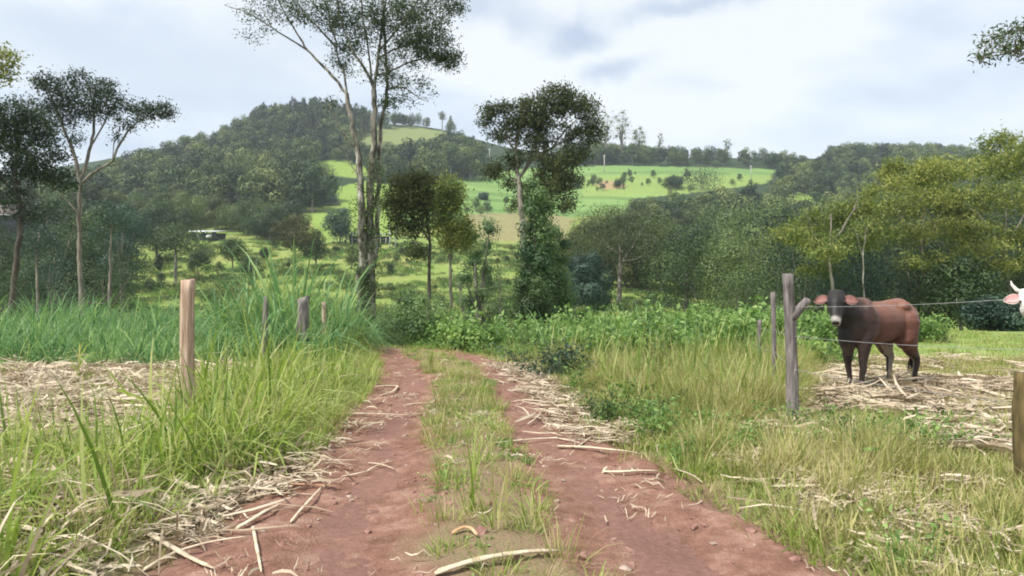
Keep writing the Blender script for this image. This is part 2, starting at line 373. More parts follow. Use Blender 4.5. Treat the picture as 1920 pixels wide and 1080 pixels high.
def build_track():
    ys = np.concatenate([np.arange(-12, 2.6, .5), np.arange(2.6, 9, .03), np.arange(9, 30, .06)]); s = np.linspace(-1.06, 1.06, 96)
    cx, hw = road(ys)
    wob = (fbm(ys * 1.6, ys * 0 + 3, 3) - .5) * .35; wob2 = (fbm(ys * 1.6 + 40, ys * 0 + 8, 3) - .5) * .35
    X = cx[:, None] + s[None] * hw[:, None] + np.where(s[None] < 0, wob[:, None] * -s[None], wob2[:, None] * s[None]); Y = np.repeat(ys[:, None], len(s), 1)
    t = np.repeat(s[None], len(ys), 0).ravel()
    x, y = X.ravel(), Y.ravel()
    z = height(x, y) + .035 + .028 * np.exp(-(t / .22) ** 2) - .045 * np.exp(-((np.abs(t) - .52) / .2) ** 2) - .09 * np.clip(np.abs(t) - .93, 0, 1) / .1 \
        + (fbm(x * 9, y * 9, 4) - .5) * .035 + (fbm(x * 2.5, y * 2.5, 2) - .5) * .03
    ny, nx = X.shape
    i = np.arange(ny - 1)[:, None] * nx; j = np.arange(nx - 1)[None]
    q = np.stack([i + j, i + j + 1, i + nx + j + 1, i + nx + j], -1).reshape(-1, 4)
    m, N, L = new_mat('red_earth')
    at = N('ShaderNodeAttribute'); at.attribute_name = 'tint'
    g = N('ShaderNodeNewGeometry')
    a = N('ShaderNodeTexNoise'); a.inputs['Scale'].default_value = 3.4; a.inputs['Detail'].default_value = 12; a.inputs['Roughness'].default_value = .75; L(g.outputs['Position'], a.inputs[0])
    rp = N('ShaderNodeValToRGB'); el = rp.color_ramp.elements
    el[0].position = .32; el[0].color = (.12, .056, .037, 1); el[1].position = .7; el[1].color = (.38, .245, .185, 1)
    x_ = el.new(.5); x_.color = (.225, .12, .086, 1); L(a.outputs[0], rp.inputs[0])
    v_ = N('ShaderNodeTexVoronoi'); v_.inputs['Scale'].default_value = 26; L(g.outputs['Position'], v_.inputs[0])
    r2 = N('ShaderNodeValToRGB'); r2.color_ramp.elements[0].position = .05; r2.color_ramp.elements[0].color = (1, 1, 1, 1); r2.color_ramp.elements[1].position = .16; r2.color_ramp.elements[1].color = (0, 0, 0, 1); L(v_.outputs['Distance'], r2.inputs[0])
    n3 = N('ShaderNodeTexNoise'); n3.inputs['Scale'].default_value = 7; L(g.outputs['Position'], n3.inputs[0])
    r3 = N('ShaderNodeValToRGB'); r3.color_ramp.elements[0].position = .55; r3.color_ramp.elements[1].position = .65; L(n3.outputs[0], r3.inputs[0])
    mu = N('ShaderNodeMath'); mu.operation = 'MULTIPLY'; L(r2.outputs[0], mu.inputs[0]); L(r3.outputs[0], mu.inputs[1])
    mc = N('ShaderNodeMix'); mc.data_type = 'RGBA'; L(mu.outputs[0], mc.inputs[0]); L(rp.outputs[0], mc.inputs[6]); mc.inputs[7].default_value = (.45, .33, .26, 1)
    # browner, littered middle strip
    m2 = N('ShaderNodeMix'); m2.data_type = 'RGBA'; L(at.outputs['Fac'], m2.inputs[0]); L(mc.outputs[2], m2.inputs[6]); m2.inputs[7].default_value = (.22, .17, .10, 1)
    p = N('ShaderNodeBsdfPrincipled'); p.inputs['Roughness'].default_value = .92; p.inputs['Specular IOR Level'].default_value = .15; L(m2.outputs[2], p.inputs['Base Color'])
    b = N('ShaderNodeTexNoise'); b.inputs['Scale'].default_value = 60; b.inputs['Detail'].default_value = 5; L(g.outputs['Position'], b.inputs[0])
    bp = N('ShaderNodeBump'); bp.inputs['Strength'].default_value = .9; bp.inputs['Distance'].default_value = .02; L(b.outputs[0], bp.inputs['Height']); L(bp.outputs[0], p.inputs['Normal'])
    o = N('ShaderNodeOutputMaterial'); L(p.outputs[0], o.inputs[0])
    mid = np.clip(1 - (np.abs(t) - .16 - (fbm(x * 2.3, y * 1.2, 3) - .5) * .4) / .12, 0, 1) * .8
    me = mesh_np('dirt_track', np.stack([x, y, z], -1), q, m, True, {'tint': ('POINT', 'FLOAT', mid.astype(np.float32))})
    tag(ob('dirt_track', me), 'red earth farm track with two wheel ruts', None, None, 'structure')
build_track()

# ------------------------------------------------------------------ plants: kit
LM = {
 'feather': leaf_mat('foliage_feathery', [(.05, .085, .03), (.11, .16, .045), (.22, .26, .06), (.40, .39, .12)], .5, .3, .55),
 'climber': leaf_mat('foliage_climber', [(.04, .085, .035), (.08, .14, .05), (.15, .23, .08), (.24, .33, .13)], .5, .3, .5),
 'crown_green': leaf_mat('foliage_crown_green', [(.025, .04, .016), (.05, .07, .024), (.09, .11, .036), (.14, .15, .05)], .5, .25, .3),
 'grass_lit':  leaf_mat('grass_fresh', [(.12, .19, .04), (.22, .31, .06), (.34, .41, .11), (.45, .47, .19)], .5, .4, .8),
 'grass_blue': leaf_mat('grass_bluish', [(.07, .16, .06), (.12, .24, .09), (.20, .33, .12), (.30, .42, .16)], .5, .35, .6),
 'grass_dry':  leaf_mat('grass_dry', [(.16, .20, .05), (.29, .31, .09), (.42, .39, .16), (.50, .43, .24)], .6, .3, .9),
 'weed':       leaf_mat('weed_leaf', [(.06, .12, .035), (.12, .22, .055), (.20, .32, .085), (.30, .41, .14)], .5, .35, 1.2),
 'straw':      leaf_mat('straw', [(.24, .18, .12), (.40, .32, .22), (.52, .43, .31), (.62, .53, .40)], .6, .1, 2.5),
 'dark':       leaf_mat('foliage_dark', [(.018, .035, .016), (.035, .062, .026), (.06, .095, .036), (.09, .13, .05)], .5, .25, .35, .7),
 'mid':        leaf_mat('foliage_mid', [(.028, .055, .02), (.06, .10, .032), (.10, .15, .046), (.16, .21, .07)], .5, .25, .3, .7),
 'olive':      leaf_mat('foliage_olive', [(.10, .13, .03), (.19, .22, .045), (.31, .32, .07), (.44, .42, .12)], .5, .3, .35),
 'brown':      leaf_mat('foliage_brownish', [(.045, .052, .022), (.08, .085, .032), (.13, .12, .042), (.19, .15, .06)], .5, .3, .4),
 'pale':       leaf_mat('foliage_pale', [(.05, .10, .035), (.10, .17, .06), (.17, .24, .09), (.25, .32, .14)], .5, .3, .6),
 'bluegreen':  leaf_mat('foliage_bluegreen', [(.018, .04, .028), (.035, .068, .045), (.055, .10, .062), (.08, .135, .085)], .5, .25, .4),
 'far_dark':   leaf_mat('far_foliage_dark', [(.014, .03, .014), (.03, .055, .02), (.065, .10, .03), (.13, .165, .05)], .6, .12, .02, .9),
 'far_mid':    leaf_mat('far_foliage_mid', [(.03, .06, .02), (.07, .11, .032), (.13, .17, .05), (.20, .23, .075)], .6, .12, .02, .8),
}
BARK = rough_mat('bark_grey', (.10, .085, .07), (.30, .27, .22), 6, .9, None, .6, (1, 1, .25))
BARK_PALE = rough_mat('bark_pale_patchy', (.065, .058, .046), (.27, .25, .20), 5, .85, (.44, .42, .36), .6, (1, 1, .35), 7, .42, .58)
BARK_DARK = rough_mat('bark_dark', (.045, .038, .03), (.14, .12, .095), 8, .9, None, .5, (1, 1, .3))
WOOD_GREY = rough_mat('weathered_wood', (.085, .073, .068), (.30, .26, .25), 9, .9, (.50, .46, .44), .9, (3, 3, .35))
WOOD_PINK = rough_mat('pale_cut_wood', (.30, .19, .13), (.60, .45, .35), 7, .85, None, .7, (4, 4, .3))

def leaves(mb, c, size, n_dir=None, up=.5, asp=.45, val=None, r=None, wild=.55):
    """one folded diamond leaf per centre"""
    r = r or rng
    n = len(c)
    if not n: return
    nor = unit(r.normal(size=(n, 3))) 
    if n_dir is not None: nor = unit(nor * wild + n_dir)
    nor[:, 2] = nor[:, 2] + up; nor = unit(nor)
    a = unit(np.cross(nor, unit(r.normal(size=(n, 3))))); b = np.cross(nor, a)
    s = (size * r.uniform(.6, 1.35, n))[:, None]
    droop = nor * s * .12
    v = np.stack([c - a * s * .5, c + b * s * asp * .5 + droop, c + a * s * .5, c - b * s * asp * .5 + droop], 1).reshape(-1, 3)
    k = np.arange(n)[:, None] * 4
    t = np.concatenate([k + [0, 1, 2], k + [0, 2, 3]], 0)
    if val is None: val = r.uniform(0, 1, n)
    mb.add(v, None, t, np.concatenate([val, val]))

# -- tufts -------------------------------------------------------------
def blades(mb, base, length, width, lean, curl, r, seg=3, val=None, az=None):
    n = len(base)
    az = r.uniform(0, 2 * np.pi, n) if az is None else az
    d = np.stack([np.cos(az), np.sin(az), 0 * az], -1)
    side = np.stack([-np.sin(az), np.cos(az), 0 * az], -1)
    tw = r.normal(0, .6, n)[:, None]; side = unit(side + d * tw)
    ts = np.linspace(0, 1, seg + 1)
    rows = []
    for t in ts:
        ang = lean + curl * t
        h = base + length[:, None] * (d * (np.sin(lean * .6 + curl * t * .5) * t)[:, None] + np.array([0, 0, 1.]) * (np.cos(np.minimum(ang * .75, 2.2)) * t)[:, None])
        w = (width * (1 - t ** 1.6) * (.75 + .5 * min(t * 3, 1)) + width * .04)[:, None]
        rows += [h - side * w / 2, h + side * w / 2]
    v = np.stack(rows, 1); k = v.shape[1]
    b0 = np.arange(n)[:, None] * k
    q = np.concatenate([b0 + [2 * i, 2 * i + 1, 2 * i + 3, 2 * i + 2] for i in range(seg)], 0)
    if val is None: val = r.uniform(0, 1, n)
    mb.add(v.reshape(-1, 3), q, None, np.tile(val, seg))

def proto(name, mb, mat):
    o = bpy.data.objects.new(name, mb.mesh(name, mat)); return o   # kept out of the scene, only copied from

def tuft(name, mat, n=45, rad=.12, ln=(.25, .5), w=.008, lean=(.05, .6), curl=(.2, 1.2), seed=0, dry=0., seg=3):
    r = np.random.default_rng(seed); mb = MB()
    a = r.uniform(0, 2 * np.pi, n); q = rad * np.sqrt(r.uniform(0, 1, n))
    base = np.stack([q * np.cos(a), q * np.sin(a), np.full(n, -.02)], -1)
    az = a + r.normal(0, .7, n)
    blades(mb, base, r.uniform(*ln, n), w * r.uniform(.7, 1.4, n), r.uniform(*lean, n), r.uniform(*curl, n), r, seg, r.uniform(0, 1, n) * (1 - dry) + dry, az)
    return proto(name, mb, mat)

def weed_proto(name, mat, n_st=7, h=.35, leaf=.06, per=14, seed=0, asp=.5, rad=.12):
    r = np.random.default_rng(seed); mb = MB()
    for i in range(n_st):
        a = r.uniform(0, 6.28); b = np.array([math.cos(a), math.sin(a), 0]) * r.uniform(0, rad)
        tip = b * (1.6 + r.uniform(0, 1.6)) + np.array([0, 0, h * r.uniform(.5, 1.1)])
        pts = np.array([b, (b + tip) / 2 + r.normal(0, .02, 3), tip]); tube(mb, pts, [.004, .003, .002], 3, False, .4)
        t = r.uniform(.15, 1.05, per)[:, None]
        c = b + (tip - b) * t + r.normal(0, 1, (per, 3)) * np.array([leaf * .8, leaf * .8, leaf * .3])
        leaves(mb, c, leaf, None, .9, asp, r.uniform(.1, 1, per), r)
    return proto(name, mb, mat)

def scatter(name, label, protos, xy, scale, seed=1, tilt=.12, zoff=0., pts3=None, zscale=None, rot=None):
    """many small copies of a few plants as ONE uncountable mass"""
    r = np.random.default_rng(seed)
    if pts3 is None:
        z = height(xy[:, 0], xy[:, 1]) + zoff
        pts3 = np.stack([xy[:, 0], xy[:, 1], z], -1)
    n = len(pts3)
    sc = np.broadcast_to(scale, (n,)); sc = np.stack([sc, sc, sc * (r.uniform(.8, 1.2, n) if zscale is None else zscale)], -1)
    if rot is None: rot = np.stack([r.normal(0, tilt, n), r.normal(0, tilt, n), r.uniform(0, 6.283, n)], -1)
    me = bpy.data.meshes.new(name); me.vertices.add(n); me.vertices.foreach_set('co', pts3.astype(np.float32).ravel())
    for an, arr in (('rot', rot), ('scl', sc)):
        a = me.attributes.new(an, 'FLOAT_VECTOR', 'POINT'); a.data.foreach_set('vector', arr.astype(np.float32).ravel())
    a = me.attributes.new('idx', 'INT', 'POINT'); a.data.foreach_set('value', r.integers(0, len(protos), n).astype(np.int32))
    o = ob(name, me); tag(o, label, None, None, 'stuff')
    g = bpy.data.node_groups.new(name, 'GeometryNodeTree')
    g.interface.new_socket('Geometry', in_out='INPUT', socket_type='NodeSocketGeometry'); g.interface.new_socket('Geometry', in_out='OUTPUT', socket_type='NodeSocketGeometry')
    N, L = g.nodes.new, g.links.new
    gi, go = N('NodeGroupInput'), N('NodeGroupOutput'); j = N('GeometryNodeJoinGeometry')
    for p in protos:
        oi = N('GeometryNodeObjectInfo'); oi.inputs['Object'].default_value = p
        ti = N('GeometryNodeGeometryToInstance'); L(oi.outputs['Geometry'], ti.inputs[0]); L(ti.outputs[0], j.inputs[0])
    ip = N('GeometryNodeInstanceOnPoints'); L(gi.outputs[0], ip.inputs['Points']); L(j.outputs[0], ip.inputs['Instance'])
    ip.inputs['Pick Instance'].default_value = True
    def attr(nm, typ):
        q = N('GeometryNodeInputNamedAttribute'); q.data_type = typ; q.inputs['Name'].default_value = nm
        return next(s for s in q.outputs if s.enabled and s.name == 'Attribute')
    L(attr('idx', 'INT'), ip.inputs['Instance Index']); L(attr('rot', 'FLOAT_VECTOR'), ip.inputs['Rotation']); L(attr('scl', 'FLOAT_VECTOR'), ip.inputs['Scale'])
    L(ip.outputs[0], go.inputs[0])
    md = o.modifiers.new('copies', 'NODES'); md.node_group = g
    return o

# -- trees -------------------------------------------------------------
def crown_proto(name, mat, h=9, w=7, base=.25, lobes=12, n=3500, leaf=.5, seed=0, top=1., trunk=True, flat=.8, shell=.8, trunk_mat=None, low=0.):
    """a broad-leaved tree built from leaf clumps; returns (crown mesh, trunk mesh)"""
    r = np.random.default_rng(seed); mb = MB(); tm = MB()
    cs = []
    for i in range(lobes):
        t = (i + .5) / lobes; zc = base + (1 - base) * (.18 + .72 * t)
        wr = w / 2 * math.sqrt(max(.05, 1 - (abs(t - .35) / .75) ** 2)) * top ** (t * 2)
        a = i * 2.4 + r.uniform(-.5, .5); q = wr * r.uniform(.25, .72)
        cs.append((np.array([q * math.cos(a), q * math.sin(a), zc * h]), wr * r.uniform(.38, .58) + .06 * w))
    per = np.array([c[1] ** 2 for c in cs]); per = (per / per.sum() * n).astype(int)
    for (c, rad), k in zip(cs, per):
        d = unit(r.normal(size=(k, 3))); 
        bump = 1 + .18 * np.sin(d[:, 0] * 7 + seed) * np.cos(d[:, 1] * 6 + c[0]) 
        rr = rad * bump * (shell + (1 - shell) * r.uniform(-1.6, 1, k))
        p = c + d * rr[:, None] * np.array([1, 1, flat])
        keep = p[:, 2] > h * (low + .02)
        leaves(mb, p[keep], leaf, d[keep] * 1.1, .1, .6, np.clip(r.uniform(0, 1, keep.sum()) * .35 + r.uniform(0, .65), 0, 1), r, .32)
    tr = .028 * h
    pts = np.array([[0, 0, -.8], [r.normal(0, .02 * h), r.normal(0, .02 * h), h * base], [r.normal(0, .03 * h), r.normal(0, .03 * h), h * .62]])
    tube(tm, pts, [tr, tr * .8, tr * .3], 7, False)
    for c, rad in cs[::2]:
        a = pts[1] + (pts[2] - pts[1]) * r.uniform(0, .7)
        tube(tm, [a, (a + c) / 2 + [0, 0, -.03 * h], c], [tr * .45, tr * .3, tr * .1], 4, False)
    return mb.mesh(name, mat), tm.mesh(name + '_wood', trunk_mat or BARK)

def join_proto(name, cm, tmesh):
    """crown + trunk as one mesh, for the far masses"""
    def arr(me):
        n = len(me.vertices); v = np.empty(n * 3, np.float32); me.vertices.foreach_get('co', v)
        l = np.empty(len(me.loops), np.int32); me.loops.foreach_get('vertex_index', l)
        t = np.empty(len(me.polygons), np.int32); me.polygons.foreach_get('loop_total', t)
        a = np.empty(len(me.polygons), np.float32); me.attributes['tint'].data.foreach_get('value', a)
        return v.reshape(-1, 3), l, t, a
    v1, l1, t1, a1 = arr(cm); v2, l2, t2, a2 = arr(tmesh)
    me = bpy.data.meshes.new(name); v = np.concatenate([v1, v2]); l = np.concatenate([l1, l2 + len(v1)]); t = np.concatenate([t1, t2])
    me.vertices.add(len(v)); me.vertices.foreach_set('co', v.ravel()); me.loops.add(len(l)); me.loops.foreach_set('vertex_index', l)
    me.polygons.add(len(t)); me.polygons.foreach_set('loop_start', np.concatenate([[0], np.cumsum(t)[:-1]]).astype(np.int32)); me.polygons.foreach_set('loop_total', t)
    me.materials.append(cm.materials[0]); me.materials.append(tmesh.materials[0])
    me.polygons.foreach_set('material_index', np.concatenate([np.zeros(len(t1), np.int32), np.ones(len(t2), np.int32)]))
    me.update(calc_edges=True)
    at = me.attributes.new('tint', 'FLOAT', 'FACE'); at.data.foreach_set('value', np.concatenate([a1, a2]))
    return bpy.data.objects.new(name, me)

def place_tree(name, label, cat, meshes, loc, scale=1., rz=0., group=None, zs=1., crown='crown'):
    t = empty(name, loc, label, cat, group); t.rotation_euler.z = rz; t.scale = (scale, scale, scale * zs)
    ob(crown, meshes[0], t)
    if meshes[1] is not None: ob('trunk' if crown == 'crown' else 'stem', meshes[1], t)
    return t

def hero_tree(name, label, base, limbs, blobs, leafm, barkm, leaf=.1, per_tip=26, tip_r=.32, seed=0, group=None, trunk_r=.15, taper=1., asp=.45, bare=0., depth=None, crown_name='crown', cat='tree', dens=1.8):
    """limbs: lists of world points with radii (start r, end r); blobs: (centre, radii, tips) in world. Twigs reach out
    from the nearest limb to spots inside the blobs, each spot carries a spray of leaves."""
    r = np.random.default_rng(seed); base = np.asarray(base, float)
    tm, lm, bm_ = MB(), MB(), MB(); nodes, nrad = [], []
    for li, (pts, ra, rb) in enumerate(limbs):
        pts = np.asarray(pts, float)
        if nodes and pts[0][2] > base[2] + 1:
            na = np.array(nodes); dd_ = np.linalg.norm(na - pts[0], axis=1)
            if dd_.min() < 3.5: pts = np.vstack([na[dd_.argmin()], pts[1:]])
        seg = np.linalg.norm(np.diff(pts, axis=0), axis=1); L_ = np.concatenate([[0], np.cumsum(seg)])
        k = max(4, int(L_[-1] / .25)); tt = np.linspace(0, L_[-1], k)
        pp = _hermite(L_, pts, tt) if len(pts) > 2 else np.stack([np.interp(tt, L_, pts[:, i]) for i in range(3)], -1)
        pp[1:-1] += r.normal(0, .012 + ra * .05, (k - 2, 3))
        rr = np.interp(tt, [0, L_[-1]], [ra, rb]) * (1 + r.normal(0, .06, k))
        tube(tm if li == 0 else bm_, pp - base, rr, 9 if ra > .08 else 6, False)
        nodes += list(pp[1:]); nrad += list(rr[1:])
    tips = []
    for bi, (c, rad, n) in enumerate(blobs):
        n = int(n * dens)
        d = unit(r.normal(size=(n, 3))) * (r.uniform(.15, 1, n) ** .5)[:, None]
        tips.append(np.asarray(c) + d * np.asarray(rad) * 1.18)
    tips = np.concatenate(tips)
    NA = np.array(nodes); order = np.argsort([np.min(np.linalg.norm(NA - t, axis=1)) for t in tips])
    buf = np.zeros((len(NA) + len(tips) * 6, 3)); buf[:len(NA)] = NA; nn = len(NA)
    rb_ = np.zeros(len(buf)); rb_[:nn] = nrad
    for o_ in order:
        t = tips[o_]
        D = np.linalg.norm(buf[:nn] - t, axis=1) + np.maximum(0, buf[:nn, 2] - t[2] + .1) * 1.2
        k = int(np.argmin(D)); p0 = buf[k]; ln = np.linalg.norm(t - p0)
        m = 4; s_ = np.linspace(0, 1, m + 1)[:, None]
        pp = p0 + (t - p0) * s_ + np.array([0, 0, 1.]) * (np.sin(s_ * np.pi) * .08 * ln) * r.uniform(-.6, 1.2) + r.normal(0, .035 * ln, (m + 1, 3)) * np.sin(s_ * np.pi)
        r0 = min(rb_[k] * .75, .01 + .014 * ln)
        tube(bm_, pp - base, np.linspace(max(r0, .006), .004, m + 1), 4, False)
        buf[nn:nn + m] = pp[1:]; rb_[nn:nn + m] = np.linspace(r0, .004, m); nn += m
        if r.uniform() < bare: continue
        kk = max(3, int(per_tip * .8 * r.uniform(.3, 1.6)))
        c = t + r.normal(0, 1, (kk, 3)) * tip_r * np.array([.58, .58, .42]); c[:kk // 3] = pp[2] + (t - pp[2]) * r.uniform(0, 1, (kk // 3, 1)) + r.normal(0, tip_r * .25, (kk // 3, 3))
        leaves(lm, c - base, leaf, None, .5, asp, np.clip(r.uniform(0, .65, kk) + r.uniform(0, .35), 0, 1), r)
    t = empty(name, base, label, cat, group)
    ob('trunk', tm.mesh('trunk', barkm, True), t)
    ob('branches', bm_.mesh('branches', barkm, True), t)
    if lm.v: ob(crown_name, lm.mesh(crown_name, leafm), t)
    return t

def blob(px, py, d, rx, ry, n, dy=None):
    """a clump seen at photo column/row, at distance d, with its half sizes given in photo pixels"""
    c = P(px, py, d); c[1] += dy if dy is not None else 0
    return (c, np.array([rx * d / FOC, rx * d / FOC, ry * d / FOC]), n)
def line(d, pts, ra, rb, seed=0, wob=.25):
    r = np.random.default_rng(seed + len(pts)); out = []; dd = 0
    for i, p in enumerate(pts):
        w = P(p[0], p[1], d)
        if i: dd += r.normal(0, wob) * (.4 if i == 1 else 1)
        w[1] += dd; out.append(w)
    return (np.array(out), ra, rb)

# ------------------------------------------------------------------ far and middle woods
FAR = []
for k in range(7):
    a, b = crown_proto('far_broadleaf', LM['far_dark'] if k % 3 else LM['far_mid'], 10, [9, 10, 7.5][k % 3], .1, [6, 9, 7][k % 3], 1300, .62, seed=20 + k, shell=.92)
    FAR.append(join_proto('far_broadleaf_tree', a, b))
EUC = []
for k in range(3):
    a, b = crown_proto('far_gum', LM['far_dark'], 15, 5, .45, 9, 850, .6, seed=40 + k, flat=1.1, shell=.6, trunk_mat=BARK_PALE)
    EUC.append(join_proto('far_gum_tree', a, b))
MIDP = []
for k in range(6):
    a, b = crown_proto('wood_tree', [LM['dark'], LM['mid'], LM['crown_green']][k % 3], 8, [7.5, 8.5, 6][k % 3], .08, [10, 13, 8][k % 3], 6500, .27, seed=60 + k, trunk_mat=BARK, shell=.9)
    MIDP.append(join_proto('wood_tree', a, b))

def forest_pts(n, d0, d1, p0, p1, hmin, hmax, clear=CLEAR, top_ok=None, seed=1, spacing=3.5, extra=None, s_mean=None, full_h=10.):
    r = np.random.default_rng(seed)
    d = np.sqrt(r.uniform(d0 ** 2, d1 ** 2, n)); px = r.uniform(p0, p1, n); x = (px - CX) / FOC * d
    z = height(x, d); h = r.uniform(hmin, hmax, n)
    pb = CY - FOC * (z - EYE) / d; pt = pb - FOC * h / d
    ok = np.ones(n, bool)
    for pl in clear:
        for fr in (.1, .5, .85): ok &= ~inpoly(px, pb + (pt - pb) * fr, pl)
        for sx in (-.3, .3): ok &= ~inpoly(px + sx * h * FOC / d, pb + (pt - pb) * .55, pl)
    if top_ok is not None: ok &= top_ok(px, pt, pb, d)
    x, y, h = x[ok], d[ok], h[ok]
    # thin by spacing
    cell = {}; keep = []
    for i in range(len(x)):
        c = (int(x[i] // spacing), int(y[i] // spacing))
        if c in cell: continue
        cell[c] = 1; keep.append(i)
    return np.stack([x[keep], y[keep]], -1), h[keep] / full_h

sk = lambda xs, ys: (lambda px: np.interp(px, xs, ys))
SKY_L = sk([-400, 0, 100, 200, 240, 300, 340, 400, 470, 500, 560, 600, 650, 700, 760, 800, 850, 900, 960], [345, 330, 330, 300, 280, 268, 252, 236, 212, 196, 190, 190, 197, 205, 208, 212, 235, 262, 285])
xy, s = forest_pts(9000, 215, 470, -700, 905, 7, 15, seed=2, spacing=6.6, top_ok=lambda px, pt, pb, d: pt > SKY_L(px) + 4)
scatter('hill_forest', 'dense dark forest covering the hill behind the valley', FAR, xy, s, 3, .04)
xy, s = forest_pts(2200, 385, 455, 470, 860, 11, 17, seed=5, spacing=5, full_h=15., top_ok=lambda px, pt, pb, d: (pt > SKY_L(px) - 4) & ((px < 690) | (pt > SKY_L(px) + 4)))
scatter('ridge_gum_forest', 'tall thin gum trees along the hill crest', EUC, xy, s, 6, .03)
SKY_R = sk([860, 960, 1100, 1150, 1250, 1400, 1500, 1540, 1560, 1700, 1800, 1900, 2400], [300, 285, 262, 268, 276, 278, 286, 292, 272, 268, 274, 282, 290])
xy, s = forest_pts(9000, 385, 520, 860, 2500, 7, 14, seed=7, spacing=6.4, top_ok=lambda px, pt, pb, d: pt > SKY_R(px))
scatter('ridge_forest', 'long belt of dark trees along the far ridge', FAR, xy, s, 8, .04)
TOP2 = sk([1040, 1080, 1170, 1230, 1450, 1470, 1560, 1700, 2400], [440, 412, 385, 362, 350, 300, 290, 280, 285])
xy, s = forest_pts(6000, 190, 400, 1045, 2500, 6, 12, seed=9, spacing=6.0, top_ok=lambda px, pt, pb, d: (pt > TOP2(px)) & ((px > 1455) | (d < 250)))
scatter('slope_forest', 'dark wood on the slope below the green field', FAR, xy, s, 10, .04)
TOP3 = sk([1040, 1085, 1120, 1200, 1300, 1450, 1700, 2400], [470, 430, 402, 392, 400, 392, 372, 360])
xy, s = forest_pts(5000, 88, 195, 1050, 2500, 5, 12.5, clear=[], seed=11, spacing=6.2, full_h=8., top_ok=lambda px, pt, pb, d: (pt > TOP3(px)))
scatter('valley_forest', 'thick green wood in the valley beyond the cattle pasture', MIDP, xy, s, 12, .05)
# left side woods
TOP4 = sk([-500, 0, 150, 300, 420, 520, 600, 680], [340, 350, 352, 350, 372, 380, 392, 430])
xy, s = forest_pts(5000, 156, 225, -600, 655, 6, 12, seed=13, spacing=5.4, clear=[CLEAR[3], CLEAR[4], [(345, 425), (430, 425), (430, 460), (345, 460)], [(636, 425), (760, 425), (760, 460), (636, 460)]],
                   full_h=8., top_ok=lambda px, pt, pb, d: (pt > TOP4(px)) & (pb < 455))
scatter('farmyard_forest', 'dark trees massed behind the farm sheds', MIDP, xy, s, 14, .05)
xy, s = forest_pts(2600, 62, 150, -700, 262, 4, 10, seed=15, spacing=4.6, clear=[CLEAR[6], [(-10, 380), (62, 380), (62, 470), (-10, 470)]], full_h=8.,
                   top_ok=lambda px, pt, pb, d: (pt > sk([-500, 0, 60, 110, 260], [380, 402, 400, 385, 420])(px)) & ((px < -20) | (px > 75) | (pt > 455)))
scatter('valley_edge_forest', 'grey green wood at the left side of the valley', MIDP, xy, s, 16, .05)

r_ = np.random.default_rng(77); px_ = np.concatenate([r_.uniform(1085, 1300, 34), r_.uniform(860, 1060, 12), r_.uniform(1150, 1440, 12)]); d_ = np.concatenate([r_.uniform(285, 310, 34), r_.uniform(205, 250, 12), r_.uniform(318, 345, 12)])
scatter('field_scrub', 'low scrub scattered in lines over the green field', FAR, np.stack([(px_ - CX) / FOC * d_, d_], -1), r_.uniform(.12, .4, len(px_)), 78, .04)

# ------------------------------------------------------------------ single trees and shrubs of the middle distance
def solo(seed, mat, h, w, base=.25, n=7000, leaf=.22, lobes=12, **k):
    return crown_proto('crown', mat, h, w, base, lobes, n, leaf, seed=seed, **k)
def at_px(px, d): return tuple(G(px, d))
def soloP(name, label, cat, px, ybase, ytop, wpx, d, mat, seed, base=.25, n=6000, leaf=None, group=None, lobes=12, crown='crown', **k):
    """a tree whose foot stands at bearing px and distance d, as tall and wide as it looks there"""
    g = G(px, d); top = EYE - (ytop - CY) / FOC * d; h = top - g[2]; w = wpx / FOC * d
    m = solo(seed, mat, h, w, base, n, leaf or max(.1, d * .0022), lobes, **k)
    return place_tree(name, label, cat, m, tuple(g), 1, 0, group, 1, crown)

TG = 'trees standing apart in the valley pasture'
soloP('umbrella_tree', 'small umbrella shaped tree in the pasture, just beyond the tallest left fence post', 'tree', 330, 525, 420, 120, 92, LM['dark'], 101, .5, 4500, group=TG, flat=.5, trunk_mat=BARK_PALE)
soloP('round_tree', 'dark tree with short stem in the pasture between the two farm sheds', 'tree', 549, 510, 402, 92, 100, LM['brown'], 102, .38, 5000, group=TG, flat=.7, trunk_mat=BARK_DARK)
soloP('young_tree', 'smaller dark tree touching the right side of the short stemmed pasture tree', 'tree', 590, 505, 428, 55, 108, LM['dark'], 103, .1, 3500, group=TG)
soloP('dark_round_tree', 'very dark round tree beside the left end of the open shed', 'tree', 637, 456, 388, 66, 148, LM['bluegreen'], 104, .08, 5000, group=TG)
soloP('pasture_tree', 'bushy tree with forked stem in front of the white roofed farmhouse', 'tree', 436, 505, 446, 62, 104, LM['mid'], 105, .3, 3500, group=TG)
soloP('slim_tree', 'slim grey tree with a thin dark trunk left of the umbrella shaped tree', 'tree', 247, 500, 395, 100, 112, LM['bluegreen'], 106, .45, 4500, group=TG, trunk_mat=BARK_DARK)
soloP('spread_tree', 'low spreading tree right below the umbrella shaped tree', 'tree', 372, 520, 468, 60, 98, LM['dark'], 107, .3, 2500, group=TG)
soloP('field_tree', 'lone small conical tree on the green field left of the tall dark crowned tree', 'tree', 906, 392, 362, 22, 262, LM['bluegreen'], 108, .05, 1500, leaf=.5)
FG = 'bushy trees on the green far field'
for i, (px, yt, w, d, lb) in enumerate([(1316, 318, 95, 300, 'broad dark tree clump in the middle of the bright green field'), (1262, 330, 40, 300, 'smaller tree at the left end of the clump on the green field'),
                                        (1068, 332, 48, 296, 'dark rounded tree on the field edge right behind the tall dark crowned tree')]):
    soloP('field_shade_tree', lb, 'tree', px, 0, yt, w, d, LM['far_dark'], 110 + i, .05, 2500, leaf=.5, group=FG)
HG = 'tall gum trees on the far skyline'
